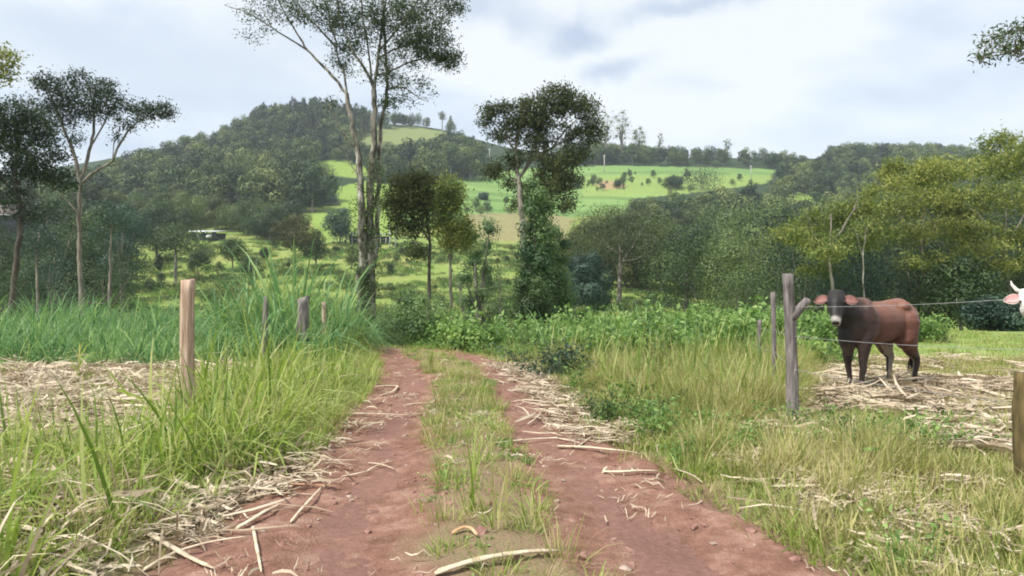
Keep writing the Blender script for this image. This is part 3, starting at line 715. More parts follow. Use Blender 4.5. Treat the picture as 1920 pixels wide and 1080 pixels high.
for i, (px, yt, w, d, lb) in enumerate([(1166, 200, 48, 405, 'tallest gum tree on the skyline right of the dark crowned tree'), (1196, 232, 38, 405, 'shorter gum tree leaning beside the tallest skyline gum tree'),
                                        (1134, 206, 44, 400, 'gum tree partly hidden behind the edge of the tall dark crown'), (1364, 258, 20, 445, 'small lone tree poking above the ridge belt'),
                                        (1238, 246, 18, 440, 'spindly thin tree poking above the ridge belt near the gum trees')]):
    soloP('skyline_gum_tree', lb, 'tree', px, 0, yt, w, d, LM['far_mid'], 120 + i, .3, 1600 if w > 30 else 500, leaf=.6, group=HG, shell=.5, trunk_mat=BARK_PALE)
soloP('conifer', 'pointed conifer at the right end of the hill crest', 'tree', 845, 0, 214, 34, 440, LM['far_mid'], 130, .02, 1300, leaf=.6, top=.35)
soloP('hilltop_tree', 'small round tree just left of the pointed conifer', 'tree', 829, 0, 208, 18, 440, LM['far_dark'], 131, .5, 500, leaf=.6)
EG = 'grey green trees massed behind the left trunks'
for i, (px, yt, w, d, mt, lb) in enumerate([(100, 350, 150, 56, 'dark', 'dark tree mass between the two left trunks, above the bushes'), (225, 368, 130, 62, 'bluegreen', 'grey green tree right of the spreading tree trunk, below its long limb'),
                                            (-15, 405, 120, 52, 'dark', 'dark low tree under the farmhouse at the left edge'), (170, 390, 110, 70, 'mid', 'grey green tree directly behind the spreading tree trunk'), (290, 385, 90, 118, 'dark', 'dark tree behind the umbrella shaped tree')]):
    soloP('backing_tree', lb, 'tree', px, 0, yt, w, d, LM[mt], 220 + i, .12, 9000, group=EG)
# trees that read singly in front of the hill forest
SG = 'large pale green trees on the lower hillside'
for i, (px, yt, w, d, mt, lb) in enumerate([
    (470, 285, 130, 232, 'far_mid', 'large pale green tree standing proud at the middle of the hill forest'),
    (395, 300, 60, 236, 'far_mid', 'pale rounded tree left of the largest pale hillside tree'),
    (515, 315, 110, 222, 'far_mid', 'broad pale tree right of the largest pale hillside tree'),
    (600, 305, 70, 240, 'far_dark', 'dark rounded tree under the small bright hillside clearing'),
    (270, 320, 60, 236, 'far_mid', 'grey green tree with pale trunk at the left of the hill forest')]):
    soloP('hillside_tree', lb, 'tree', px, 0, yt, w, d, LM[mt], 140 + i, .1, 3500, leaf=.5, group=SG, trunk_mat=BARK_PALE)
# bright pale tree row right of centre
VG = 'big trees at the near edge of the valley wood'
for i, (px, yt, w, d, mt, lb, bs) in enumerate([
    (1160, 392, 200, 76, 'crown_green', 'big spreading dark tree with pale forked trunk at the left end of the valley wood', .42),
    (1290, 440, 190, 66, 'mid', 'broad green tree right of the forked trunk tree', .15),
    (1240, 405, 120, 92, 'mid', 'bluish green tree behind the two broad trees', .1),
    (1400, 425, 180, 62, 'mid', 'dark tree of the valley wood directly above the forked fence post', .12),
    (1100, 470, 100, 62, 'bluegreen', 'low dark tree beside the green climber covered shrub', .1)]):
    soloP('valley_tree', lb, 'tree', px, 0, yt, w, d, LM[mt], 150 + i, bs, 12000, leaf=.17, group=VG, lobes=11, trunk_mat=BARK_PALE, shell=.88)
# dark hedge-like thicket behind the cow
TH = 'dark shrubs of the thicket behind the cattle'
labs = ['dark shrub of the thicket right above the forked fence post', 'dark shrub of the thicket directly behind the brown cow head', 'dark shrub of the thicket behind the rump of the brown cow', 'tall dark shrub between the brown cow and the white cow',
        'low dark shrub left of the white cow ear', 'dark shrub behind the white cow head', 'dark shrub of the thicket just left of the forked post']
for i, (px, yt, w, d, mt) in enumerate([(1500, 440, 190, 38, 'dark'), (1610, 470, 200, 34, 'bluegreen'), (1720, 445, 190, 36, 'dark'), (1800, 480, 170, 31, 'mid'), (1865, 560, 120, 27, 'bluegreen'), (1960, 470, 220, 33, 'dark'), (1390, 500, 150, 46, 'mid')]):
    soloP('thicket_shrub', labs[i], 'shrub', px, 0, yt, w, d, LM[mt], 170 + i, .02, 9000, leaf=.11, group=TH, lobes=16, crown='foliage', shell=.75)
# shrubs beyond the cane on the left
LG = 'dark bushes beyond the tall cane grass'
for i, (px, yt, w, d, mt, lb) in enumerate([
    (205, 462, 160, 44, 'dark', 'broad dark bush behind the cane right of the thin trunks'), (95, 470, 170, 46, 'bluegreen', 'dark bush behind the cane between the two thin trunks'),
    (-10, 478, 160, 44, 'dark', 'dark bush behind the cane at the picture edge'), (430, 520, 110, 62, 'mid', 'low green bush beyond the weathered left posts'),
    (470, 478, 52, 96, 'dark', 'dark little double bush in the sunny pasture'), (298, 472, 16, 104, 'dark', 'tiny upright bush alone in the bright pasture left of the umbrella tree'),
    (496, 462, 16, 118, 'dark', 'tiny dark round bush in the pasture left of the short stemmed tree'), (660, 455, 34, 104, 'mid', 'small bush in the pasture left of the two stemmed tall tree')]):
    soloP('pasture_bush', lb, 'bush', px, 0, yt, w, d, LM[mt], 190 + i, .02, 6000 if w > 60 else 1500, leaf=.10 if d < 70 else .2, group=LG, crown='foliage', lobes=12)
soloP('round_bush', 'grey green round bush beside the end of the track under the slim twin trees', 'bush', 785, 0, 548, 125, 22.5, LM['climber'], 210, .02, 9000, leaf=.07, crown='foliage', shell=.6, lobes=14)
soloP('climber_shrub', 'tall dark shrub smothered in climbers right of the track end', 'shrub', 1010, 0, 312, 92, 25, LM['climber'], 211, .0, 15000, leaf=.1, crown='foliage', shell=.6, lobes=26, top=.95, flat=1.1)
soloP('climber_shrub', 'wider lighter shrub leaning against the tall climber covered shrub', 'shrub', 1040, 0, 400, 90, 26.5, LM['climber'], 212, .0, 12000, leaf=.1, crown='foliage', shell=.6, lobes=20, top=.9)
soloP('climber_shrub', 'low dark shrub at the foot of the tall climber covered shrub', 'shrub', 1000, 0, 510, 110, 24, LM['mid'], 213, .0, 9000, leaf=.08, crown='foliage', shell=.65, lobes=14)
soloP('pale_shrub', 'pale green loose shrub behind the slim twin trees', 'shrub', 900, 0, 385, 110, 48, LM['pale'], 214, .1, 8000, leaf=.16, crown='foliage', shell=.45, lobes=12)

# ------------------------------------------------------------------ the tall trees of the foreground
d = 26.
hero_tree('tall_bare_tree', 'tall half bare tree with several pale stems rising left of the track', G(684, d), [
    line(d, [(680, 648), (679, 560), (680, 480), (680, 420), (676, 330), (668, 272), (658, 225), (650, 175)], .21, .07, 1, .1),
    line(d + .2, [(697, 645), (695, 560), (694, 470), (696, 400), (698, 330), (703, 270), (704, 215), (702, 170)], .21, .09, 2, .1),
    line(d + .4, [(706, 520), (707, 450), (710, 380), (713, 300), (715, 240), (723, 195), (725, 150), (720, 90), (716, 20), (712, -80)], .10, .035, 3, .12),
    line(d, [(650, 175), (629, 150), (603, 122), (580, 98), (565, 80), (545, 50), (525, 15), (505, -30)], .06, .02, 4),
    line(d, [(565, 80), (530, 65), (495, 45), (460, 28), (430, 18)], .035, .012, 5),
    line(d, [(650, 178), (646, 140), (632, 110), (625, 70), (612, 40), (600, -20)], .05, .02, 6),
    line(d, [(702, 172), (690, 140), (672, 112), (655, 75), (640, 30), (630, -30)], .055, .02, 7),
    line(d, [(702, 172), (708, 120), (712, 60), (722, -30)], .07, .03, 8),
    line(d, [(704, 190), (695, 130), (688, 70), (680, 0), (674, -60)], .05, .02, 9),
    line(d, [(724, 166), (745, 165), (766, 172), (785, 188), (800, 195)], .04, .012, 10),
    line(d, [(723, 140), (745, 125), (770, 112), (800, 108), (835, 110), (858, 112)], .045, .012, 11),
    line(d, [(720, 95), (735, 65), (755, 35), (780, 5), (800, -30)], .05, .02, 12),
    line(d, [(720, 110), (740, 90), (765, 80), (800, 76)], .04, .012, 13),
    line(d, [(666, 290), (650, 260), (632, 225), (618, 190)], .03, .01, 14),
    line(d, [(672, 330), (655, 240 + 60), (640, 262)], .03, .01, 15),
    line(d, [(625, 72), (590, 45), (560, 10), (540, -40)], .04, .015, 16)], [
    blob(812, 85, d, 34, 30, 62), blob(800, 55, d, 45, 28, 34), blob(842, 112, d, 26, 14, 26), blob(770, 95, d, 36, 26, 34), blob(800, 15, d, 60, 24, 52), blob(740, 30, d, 45, 30, 40),
    blob(690, 45, d, 40, 34, 32), blob(650, 75, d, 30, 24, 18), blob(615, 35, d, 38, 26, 34), blob(575, 20, d, 32, 22, 16), blob(770, 165, d, 42, 24, 15), blob(735, 130, d, 30, 30, 16),
    blob(732, 192, d, 20, 16, 12), blob(620, 195, d, 14, 10, 5), blob(700, 110, d, 50, 40, 20), blob(500, 50, d, 60, 26, 7), blob(480, 20, d, 40, 20, 14), blob(530, 15, d, 40, 20, 16), blob(640, 110, d, 20, 30, 12), blob(760, 60, d, 60, 40, 24), blob(670, 10, d, 60, 30, 40), blob(850, 10, d, 20, 14, 14), blob(720, -60, d, 160, 60, 120), blob(560, -40, d, 90, 40, 30)],
    LM['dark'], BARK_PALE, .095, 30, .30, 11, bare=.14, dens=2.1)
hero_tree('vine_stump_shrub', 'dark creeper growing round the foot of the tall half bare tree', G(690, 25.5), [line(25.5, [(690, 650), (692, 600), (694, 560)], .02, .01, 4)],
    [blob(690, 620, 25.5, 24, 30, 60), blob(676, 560, 25.6, 14, 60, 34), blob(700, 470, 25.7, 18, 80, 34), blob(705, 340, 25.8, 16, 50, 14), blob(672, 400, 25.8, 12, 60, 14)], LM['mid'], BARK_DARK, .09, 26, .25, 12, cat='shrub')
d = 34.
hero_tree('dark_crown_tree', 'tall dark crowned tree with layered leaf masses right of the track', G(985, d), [
    line(d, [(985, 655), (984, 560), (982, 470), (977, 400), (973, 340)], .17, .12, 21),
    line(d, [(973, 340), (969, 310), (968, 280), (973, 250), (982, 215), (1000, 185)], .10, .04, 22), line(d, [(974, 335), (985, 318), (1002, 296), (1030, 280), (1065, 262), (1095, 235)], .085, .03, 23),
    line(d, [(968, 285), (950, 262), (935, 240), (918, 222)], .06, .02, 24), line(d, [(985, 318), (1010, 250), (1030, 215), (1045, 180)], .07, .02, 25),
    line(d, [(976, 350), (955, 330), (935, 312)], .05, .02, 26), line(d, [(977, 360), (1005, 345), (1035, 335), (1060, 340)], .06, .02, 27), line(d, [(1030, 280), (1060, 245), (1090, 215)], .05, .02, 28)], [
    blob(1040, 178, d, 26, 18, 44), blob(1005, 200, d, 36, 16, 50), blob(1000, 222, d, 34, 18, 48), blob(960, 232, d, 22, 14, 26), blob(925, 205, d, 18, 9, 22), blob(910, 228, d, 12, 9, 12), blob(1075, 190, d, 22, 18, 34),
    blob(1108, 215, d, 20, 24, 36), blob(1118, 250, d, 16, 14, 20), blob(1060, 205, d, 30, 14, 30), blob(955, 205, d, 20, 9, 14), blob(1040, 300, d, 40, 14, 44), blob(1080, 292, d, 22, 14, 26), blob(985, 262, d, 26, 12, 18), blob(1005, 235, d, 22, 10, 20),
    blob(1030, 325, d, 30, 12, 30), blob(1045, 350, d, 34, 16, 46), blob(1065, 380, d, 14, 12, 14), blob(1005, 372, d, 26, 16, 34), blob(972, 385, d, 14, 12, 12), blob(925, 322, d, 18, 13, 26), blob(962, 305, d, 12, 14, 14), blob(1010, 270, d, 22, 8, 12), blob(940, 255, d, 22, 12, 18), blob(975, 290, d, 26, 10, 14), blob(1085, 260, d, 30, 16, 26), blob(1000, 350, d, 26, 14, 20), blob(1030, 385, d, 34, 14, 26), blob(1050, 245, d, 34, 14, 24), blob(1020, 255, d, 24, 12, 14), blob(1065, 330, d, 26, 16, 22), blob(960, 345, d, 14, 12, 10)],
    LM['crown_green'], BARK, .13, 30, .36, 31)
d = 29.
hero_tree('slim_tree', 'slim dark crowned tree over the round bush, left of its browner twin', G(803, d), [
    line(d, [(803, 655), (804, 590), (804, 520), (806, 470), (803, 440), (798, 400), (790, 365)], .09, .04, 41, .1), line(d, [(803, 445), (785, 420), (765, 400), (750, 380)], .045, .02, 42), line(d, [(804, 470), (795, 478), (785, 482)], .02, .01, 43)],
    [blob(752, 358, d, 26, 24, 44), blob(780, 335, d, 22, 14, 30), blob(752, 400, d, 24, 20, 36), blob(790, 380, d, 22, 26, 34), blob(800, 350, d, 22, 18, 26), blob(782, 472, d, 18, 9, 12), blob(740, 430, d, 14, 14, 12), blob(775, 435, d, 18, 14, 16), blob(730, 380, d, 14, 20, 18), blob(770, 370, d, 30, 24, 34), blob(790, 420, d, 20, 16, 16)],
    LM['crown_green'], BARK_DARK, .12, 32, .34, 41)
d = 31.
hero_tree('slim_tree', 'slim tree with brownish yellow crown, right of its darker twin', G(846, d), [
    line(d, [(846, 655), (846, 560), (844, 500), (846, 450), (846, 400), (844, 350)], .085, .03, 51, .1), line(d, [(846, 470), (860, 440), (872, 415)], .04, .015, 52), line(d, [(845, 440), (830, 415), (815, 390)], .04, .015, 53)],
    [blob(838, 348, d, 26, 16, 30), blob(815, 375, d, 22, 18, 26), blob(852, 372, d, 20, 20, 26), blob(820, 405, d, 24, 20, 26), blob(855, 415, d, 24, 24, 24), blob(868, 450, d, 22, 24, 20), blob(838, 450, d, 18, 18, 14), blob(835, 375, d, 34, 24, 34), blob(850, 440, d, 30, 26, 22), blob(880, 430, d, 16, 20, 12), blob(815, 430, d, 16, 16, 12)],
    LM['feather'], BARK, .12, 32, .34, 51)
d = 31.
hero_tree('spreading_tree', 'open spreading tree with thin pale trunk at the left beyond the cane grass', G(152, d), [
    line(d, [(152, 600), (151, 540), (150, 470), (150, 400), (153, 345)], .11, .08, 61, .05), line(d, [(153, 345), (140, 290), (122, 245), (105, 200), (92, 160)], .09, .03, 62), line(d, [(153, 340), (160, 290), (166, 240), (160, 190), (150, 150)], .08, .03, 63),
    line(d, [(153, 348), (178, 322), (205, 302), (222, 270), (250, 232), (290, 212), (320, 206)], .07, .02, 64), line(d, [(163, 270), (190, 230), (205, 190)], .045, .02, 65), line(d, [(205, 302), (212, 268), (222, 240)], .03, .01, 66), line(d, [(151, 400), (120, 370), (95, 350)], .035, .012, 67)],
    [blob(88, 152, d, 20, 16, 26), blob(120, 175, d, 26, 24, 40), blob(150, 150, d, 18, 16, 24), blob(190, 165, d, 30, 14, 36), blob(215, 195, d, 34, 14, 32), blob(160, 205, d, 28, 18, 26), blob(105, 220, d, 28, 22, 26), blob(265, 200, d, 22, 12, 18),
     blob(303, 205, d, 20, 13, 26), blob(322, 216, d, 9, 8, 6), blob(235, 232, d, 20, 14, 12), blob(215, 258, d, 12, 10, 6), blob(140, 255, d, 18, 16, 10), blob(60, 200, d, 26, 20, 20), blob(190, 215, d, 26, 12, 14), blob(130, 210, d, 40, 26, 36), blob(180, 190, d, 50, 20, 34), blob(270, 215, d, 30, 16, 20), blob(95, 180, d, 30, 26, 24), blob(115, 350, d, 36, 14, 16), blob(80, 240, d, 20, 20, 18)],
    LM['dark'], BARK, .11, 22, .30, 61)
d = 27.
hero_tree('dense_edge_tree', 'dense dark tree at the left edge behind the open spreading tree', G(28, d), [
    line(d, [(20, 610), (26, 540), (34, 460), (40, 390), (30, 340), (35, 280), (30, 220)], .12, .05, 71, .05), line(d, [(36, 350), (60, 310), (90, 290)], .05, .02, 72), line(d, [(33, 370), (10, 340), (-20, 300)], .06, .02, 73)],
    [blob(30, 215, d, 34, 22, 44), blob(70, 245, d, 26, 22, 36), blob(15, 265, d, 34, 24, 44), blob(45, 300, d, 34, 20, 36), blob(105, 325, d, 24, 12, 16), blob(70, 330, d, 26, 12, 18), blob(15, 330, d, 26, 14, 20), blob(-40, 260, d, 50, 50, 70), blob(95, 265, d, 14, 12, 10), blob(25, 370, d, 26, 18, 26), blob(80, 290, d, 40, 26, 44), blob(50, 400, d, 30, 14, 16), blob(110, 340, d, 30, 14, 20), blob(10, 230, d, 40, 34, 40)],
    LM['dark'], BARK_DARK, .11, 28, .32, 71)
d = 15.
hero_tree('edge_branch_tree', 'near tree outside the left edge whose leafy twig reaches into the upper corner', G(-150, d), [
    line(d, [(-150, 650), (-150, 500), (-140, 300), (-120, 150), (-110, 20)], .14, .05, 81, .1), line(d, [(-130, 200), (-80, 160), (-40, 130), (0, 118)], .04, .012, 82)],
    [blob(5, 110, d, 24, 22, 16), blob(-40, 140, d, 30, 24, 20), blob(5, 150, d, 16, 8, 5), blob(-140, 60, d, 70, 60, 60), blob(-170, 180, d, 60, 50, 50)], LM['olive'], BARK, .08, 24, .18, 81)
d = 40.
for i, (px, b, sd, lb) in enumerate([(70, [(70, 440, 34, 18, 30), (95, 465, 24, 14, 16), (50, 470, 30, 14, 18)], 91, 'thin stemmed grey tree behind the cane, left of the spreading tree trunk'),
                        (205, [(195, 395, 30, 22, 26), (225, 410, 26, 20, 22), (180, 430, 24, 18, 16)], 92, 'grey hazy tree just right of the spreading tree trunk')]):
    hero_tree('thin_grey_tree', lb, G(px, d), [line(d, [(px, 620), (px + 1, 560), (px - 1, 500), (px + 4, 420)], .1, .04, sd, .1)], [blob(q[0], q[1], d, q[2], q[3], q[4]) for q in b], LM['bluegreen'], BARK, .13, 26, .4, sd, group='thin stemmed grey trees behind the cane')
# yellow-green trees at the right
YG = 'feathery yellow green trees over the dark thicket'
for i, (px, d, sd, lb, bl) in enumerate([
    (1560, 31, 301, 'feathery yellow green tree above the forked fence post and cow head', [(1500, 478, 30, 12, 26), (1590, 500, 40, 12, 24), (1530, 430, 44, 26, 70), (1580, 405, 42, 24, 70), (1630, 385, 36, 20, 50), (1560, 460, 50, 22, 60), (1620, 440, 46, 26, 60), (1490, 440, 16, 10, 10), (1610, 365, 14, 10, 12)]),
    (1730, 33, 302, 'tall feathery yellow green tree in the middle of the three', [(1700, 340, 40, 22, 60), (1745, 310, 36, 20, 50), (1720, 295, 12, 12, 12), (1780, 300, 30, 14, 30), (1690, 390, 50, 28, 70), (1760, 370, 60, 34, 90), (1700, 440, 50, 24, 50), (1780, 430, 50, 24, 60), (1700, 490, 40, 14, 24), (1790, 470, 50, 18, 34), (1650, 360, 30, 20, 30)]),
    (1890, 32, 303, 'largest feathery yellow green tree at the right edge', [(1860, 310, 46, 22, 60), (1910, 290, 36, 22, 50), (1935, 250, 30, 24, 40), (1850, 370, 60, 34, 90), (1930, 360, 60, 40, 90), (1860, 440, 60, 26, 60), (1940, 440, 60, 30, 60), (1860, 500, 40, 16, 26), (1930, 480, 50, 20, 34), (1820, 330, 40, 24, 40)])]):
    hero_tree('feathery_tree', lb, G(px, d), [line(d, [(px, 640), (px + 3, 560), (px - 4, 480), (px, 400)], .09, .03, sd, .1), line(d, [(px, 480), (px - 30, 440), (px - 50, 400)], .05, .02, sd + 1), line(d, [(px, 460), (px + 30, 410), (px + 45, 370)], .05, .02, sd + 2)],
              [blob(q[0], q[1], d, q[2], q[3] * .8, q[4], dy=((i_ * 7919) % 11 - 5) * .55) for i_, q in enumerate(bl)], LM['feather'], BARK, .17, 44, .42, sd, group=YG, asp=.3, dens=1.05)
d = 30.
hero_tree('pale_snag', 'thin pale leafless trunk in the dark thicket under the feathery trees', G(1618, d), [line(d - 3.2, [(1619, 600), (1620, 540), (1618, 490), (1622, 450), (1628, 425)], .035, .015, 95, .05), line(d - 3.2, [(1619, 480), (1610, 455), (1603, 432)], .018, .008, 96, .05)],
    [blob(1618, 425, d - 3.2, 10, 6, 3)], LM['mid'], BARK_PALE, .08, 5, .15, 95, bare=.6)
hero_tree('thin_sapling', 'thin leaning pale sapling between the round bush and the climber covered shrub', G(875, 23), [line(23, [(878, 640), (873, 600), (866, 565), (862, 530)], .03, .015, 97, .05)],
    [blob(862, 530, 23, 10, 16, 8), blob(868, 570, 23, 10, 12, 5)], LM['pale'], BARK_PALE, .08, 10, .18, 97)
hero_tree('thin_sapling', 'thin sapling with few leaves directly left of the climber covered shrub', G(940, 24), [line(24, [(942, 640), (940, 600), (936, 560), (938, 520)], .03, .012, 98, .05)],
    [blob(938, 520, 24, 16, 20, 14), blob(936, 570, 24, 14, 14, 8)], LM['pale'], BARK, .08, 12, .2, 98)
# the bough hanging in at the upper right from a tree that stands outside the picture
d = 7.
hero_tree('overhanging_tree', 'near tree beyond the right edge whose drooping bough hangs into the upper corner', G(2450, d), [
    line(d, [(2450, 830), (2455, 500), (2440, 200), (2420, -60), (2400, -300)], .14, .07, 401, .1), line(d, [(2430, 0), (2250, -20), (2100, 20), (2000, 50), (1920, 78), (1880, 98), (1845, 108)], .045, .005, 402, .12),
    line(d, [(2100, 20), (2010, 22), (1940, 40), (1890, 62)], .012, .004, 403, .08)],
    [blob(1900, 72, d, 50, 12, 16), blob(1935, 95, d, 40, 14, 16), blob(1860, 98, d, 26, 12, 6), blob(1900, 52, d, 30, 8, 6), blob(1846, 112, d, 6, 14, 2), blob(2050, 40, d, 90, 50, 40), blob(2300, -120, d, 200, 160, 120)],
    LM['mid'], BARK, .05, 16, .10, 401, asp=.32)

# ------------------------------------------------------------------ far sheds, poles
M_ROOF = rough_mat('pale_sheet_roof', (.50, .52, .52), (.72, .74, .74), 2, .5, None, .1)
M_DARKW = rough_mat('dark_boards', (.035, .037, .045), (.08, .08, .09), 2, .9, None, .1)
M_TILE = rough_mat('greyish_pink_tiles', (.12, .095, .09), (.22, .17, .155), 3, .85, None, .2)
M_WHITE = rough_mat('whitewash', (.60, .60, .58), (.78, .78, .76), 3, .8, None, .1)
M_POST = rough_mat('pale_poles', (.40, .38, .34), (.62, .60, .56), 4, .85, None, .1)
def part(name, mat, parent, boxes):
    mb = MB()
    for b in boxes: boxmb(mb, *b)
    return ob(name, mb.mesh(name, mat), parent)
def shed(name, label, cat, px0, px1, d, eave, roofh, deep, roofm, style):
    g0, g1 = G(px0, d), G(px1, d); w = g1[0] - g0[0]; c = (g0 + g1) / 2; c[2] = min(g0[2], g1[2])
    t = empty(name, c, label, cat)
    mb = MB(); n = 2 if style == 'house' else 1        # sloping roof sheets
    lo, hi = eave, eave + roofh
    if style == 'house':
        for s in (-1, 1):
            q = np.array([[-w / 2 - .5, s * (deep / 2 + .5), lo], [w / 2 + .5, s * (deep / 2 + .5), lo], [w / 2 + .5, 0, hi], [-w / 2 - .5, 0, hi]])
            v = np.vstack([q, q + [0, 0, .14]])
            mb.add(v, [[0, 1, 2, 3], [4, 7, 6, 5], [0, 4, 5, 1], [1, 5, 6, 2], [2, 6, 7, 3], [3, 7, 4, 0]])
    else:
        q = np.array([[-w / 2 - .3, -deep / 2 - .4, lo], [w / 2 + .3, -deep / 2 - .4, lo], [w / 2 + .3, deep / 2 + .4, hi], [-w / 2 - .3, deep / 2 + .4, hi]])
        v = np.vstack([q, q + [0, 0, .12]])
        mb.add(v, [[0, 1, 2, 3], [4, 7, 6, 5], [0, 4, 5, 1], [1, 5, 6, 2], [2, 6, 7, 3], [3, 7, 4, 0]])
    ob('roof', mb.mesh('roof', roofm), t)
    part('back_wall', M_DARKW, t, [((0, deep / 2, eave / 2 - .3), (w, .12, eave + .5))])
    return t, w, deep, eave
t, w, dp, ev = shed('open_shed', 'low open sided cattle shed with pale sheet roof behind the tall half bare tree', 'shed', 652, 728, 150, 1.75, .45, 3.5, M_ROOF, 'shed')
for k in range(8): part('post', M_POST, t, [((-w / 2 + .15 + k * (w - .3) / 7, -dp / 2, ev / 2 - .3), (.16, .16, ev + .55))])
part('rail', M_POST, t, [((0, -dp / 2 + .14, .9), (w, .05, .12))])
t, w, dp, ev = shed('farm_shed', 'long dark farm shed with white roof edge at the far end of the pasture', 'shed', 366, 416, 152, 1.7, .5, 4, M_ROOF, 'shed')
for x, ww in ((-w / 2 + .5, .9), (-.2, .5), (w / 2 - .8, .9)): part('wall_panel', M_DARKW, t, [((x, -dp / 2, ev / 2 - .2), (ww, .1, ev + .3))])
part('fascia', M_WHITE, t, [((0, -dp / 2 - .45, ev - .02), (w + .6, .06, .16))])
for x in (-1.3, .75, 1.3): part('white_sack', M_WHITE, t, [((x, -dp / 2 - .2, .62), (.5, .4, .55)), ((x + .08, -dp / 2 - .2, .98), (.3, .3, .2))])
t, w, dp, ev = shed('farmhouse', 'dark walled farmhouse with white eaves at the left edge behind the trees', 'house', -70, 46, 148, 5.6, 2.4, 8, M_TILE, 'house')
part('wall', M_DARKW, t, [((0, -dp / 2, ev / 2 - .3), (w, .2, ev + .5))])
for s in (-1, 1): part('side_wall', M_DARKW, t, [((s * (w / 2 - .1), 0, ev / 2 - .3), (.2, dp - .3, ev + .5))])
part('gutter', M_WHITE, t, [((0, -dp / 2 - .62, ev + .02), (w + 1, .14, .16))])
for x in (-3, 1.2):
    wn = part('window', M_WHITE, t, [((x, -dp / 2 - .12, 3), (1.2, .06, 1.1))]); part('pane', M_DARKW, wn, [((x, -dp / 2 - .16, 3), (.95, .03, .85))])
part('door', M_TILE, t, [((3.6, -dp / 2 - .12, 1.0), (1, .06, 2.1))])

def pole(name, label, px, yb, yt, d, r, group, cross=False, lean=0.):
    g = G(px, d); top = EYE - (yt - CY) / FOC * d; h = top - g[2]
    t = empty(name, g, label, 'pole', group)
    mb = MB(); tube(mb, [(0, 0, -.4), (lean * .5, 0, h * .5), (lean, 0, h)], [r, r * .9, r * .75], 8); ob('pole_shaft', mb.mesh('pole_shaft', M_POST, True), t)
    if cross: part('crossarm', M_POST, t, [((lean, 0, h - .6), (1.8, .12, .14))])
pole('tall_pale_post', 'left one of two tall white posts at the end of the open shed', 731, 470, 420, 138, .13, 'tall white posts by the open shed')
pole('tall_pale_post', 'right one of two tall white posts, the taller one, by the open shed', 741, 470, 417, 138, .13, 'tall white posts by the open shed', lean=.12)
pole('power_pole', 'thin pale power pole at the dark wood edge right of the tall dark crown', 1133, 312, 290, 352, .2, 'power poles on the far field', True)
pole('power_pole', 'thin pale power pole at the top of the green field far right', 1408, 332, 310, 352, .16, 'power poles on the far field', True)
pole('power_pole', 'thin pale power pole on the hillside just left of the tall dark crown', 918, 300, 278, 372, .16, 'power poles on the far field', True)

# ------------------------------------------------------------------ fences
def wood_post(name, base, h, r, mat, seed, lean=(0, 0), square=False, parent=None, taper=.9, top=0.):
    rr = np.random.default_rng(seed); mb = MB(); k = 16; n = 12 if not square else 16
    t = np.linspace(0, 1, k); pts = np.stack([lean[0] * t + .012 * np.sin(t * 5 + seed), lean[1] * t + .012 * np.cos(t * 4 + seed), -.35 + (h + .35) * t], -1)
    th = np.linspace(0, 2 * np.pi, n, endpoint=False)
    ax = np.ones(n) if not square else 1 / np.maximum(np.abs(np.cos(th)), np.abs(np.sin(th))) ** .8
    prof = ax * (1 + rr.normal(0, .05, n))
    R_ = r * (1 - (1 - taper) * t)[:, None] * prof[None] * (1 + .05 * rr.normal(0, 1, (k, n)))
    v = pts[:, None] + np.stack([R_ * np.cos(th), R_ * np.sin(th), 0 * R_], -1)
    v[-1, :, 2] += top * np.cos(th) * r + rr.normal(0, .006, n)
    v = np.vstack([v.reshape(-1, 3), pts[-1] + [0, 0, .004]])
    i = np.arange(k - 1)[:, None] * n; j = np.arange(n)[None]
    q = np.stack([i + j, i + (j + 1) % n, i + n + (j + 1) % n, i + n + j], -1).reshape(-1, 4); jj = np.arange(n)
    mb.add(v, q, np.stack([np.full(n, k * n), (k - 1) * n + jj, (k - 1) * n + (jj + 1) % n], -1), .5)
    return mb
def lone_post(label, px, d, yt, r, mat, seed, square, lean=(0, 0), **k):
    g = G(px, d); h = EYE - (yt - CY) / FOC * d - g[2]
    o = ob('fence_post', wood_post('fence_post', g, h, r, mat, seed, lean, square, **k).mesh('fence_post', mat), None, g)
    tag(o, label, 'fence post', 'posts of the old fence left of the track')
lone_post('tallest left fence post, smooth pinkish pale wood, standing alone at the straw field', 353, 7.9, 525, .064, WOOD_PINK, 1, True)
lone_post('weathered grey pointed post hidden in tall cane grass', 496, 12, 556, .085, WOOD_GREY, 2, False, (.02, 0), taper=.45)
lone_post('weathered grey broad post with slanting top in the tall cane grass', 568, 14.2, 558, .10, WOOD_GREY, 3, True, (.0, 0), top=.4)
lone_post('slim pale post, farthest of the left posts, beside the track end', 608, 15.6, 567, .075, WOOD_PINK, 4, False, (-.02, 0), taper=.6)

WIREM = rough_mat('galvanised_wire', (.24, .24, .25), (.42, .42, .42), 30, .45, None, .1)
A = G(1491, 8.0)
fence = empty('wire_fence', A, 'wire fence with forked grey post running along the cattle pasture', 'fence')
mb = wood_post('post', A, 1.66, .070, WOOD_GREY, 11, (-.085, 0), taper=.82)
fp = ob('post', mb.mesh('post', WOOD_GREY), fence); fp['label'] = 'thick weathered grey post forked near its top'
mb = MB(); tube(mb, [(-.06, 0, 1.14), (-.01, -.01, 1.22), (.06, -.02, 1.30), (.115, -.03, 1.36), (.13, -.03, 1.385)], [.05, .06, .052, .045, .038], 10); ob('fork_stub', mb.mesh('fork_stub', WOOD_GREY), fp)
def fpost(px, d, yt, r, mat, seed, label, lean=(0, 0)):
    g = G(px, d); h = EYE - (yt - CY) / FOC * d - g[2]
    o = ob('post', wood_post('post', g, h, r, mat, seed, lean).mesh('post', mat), fence, g - A); o['label'] = label; return g
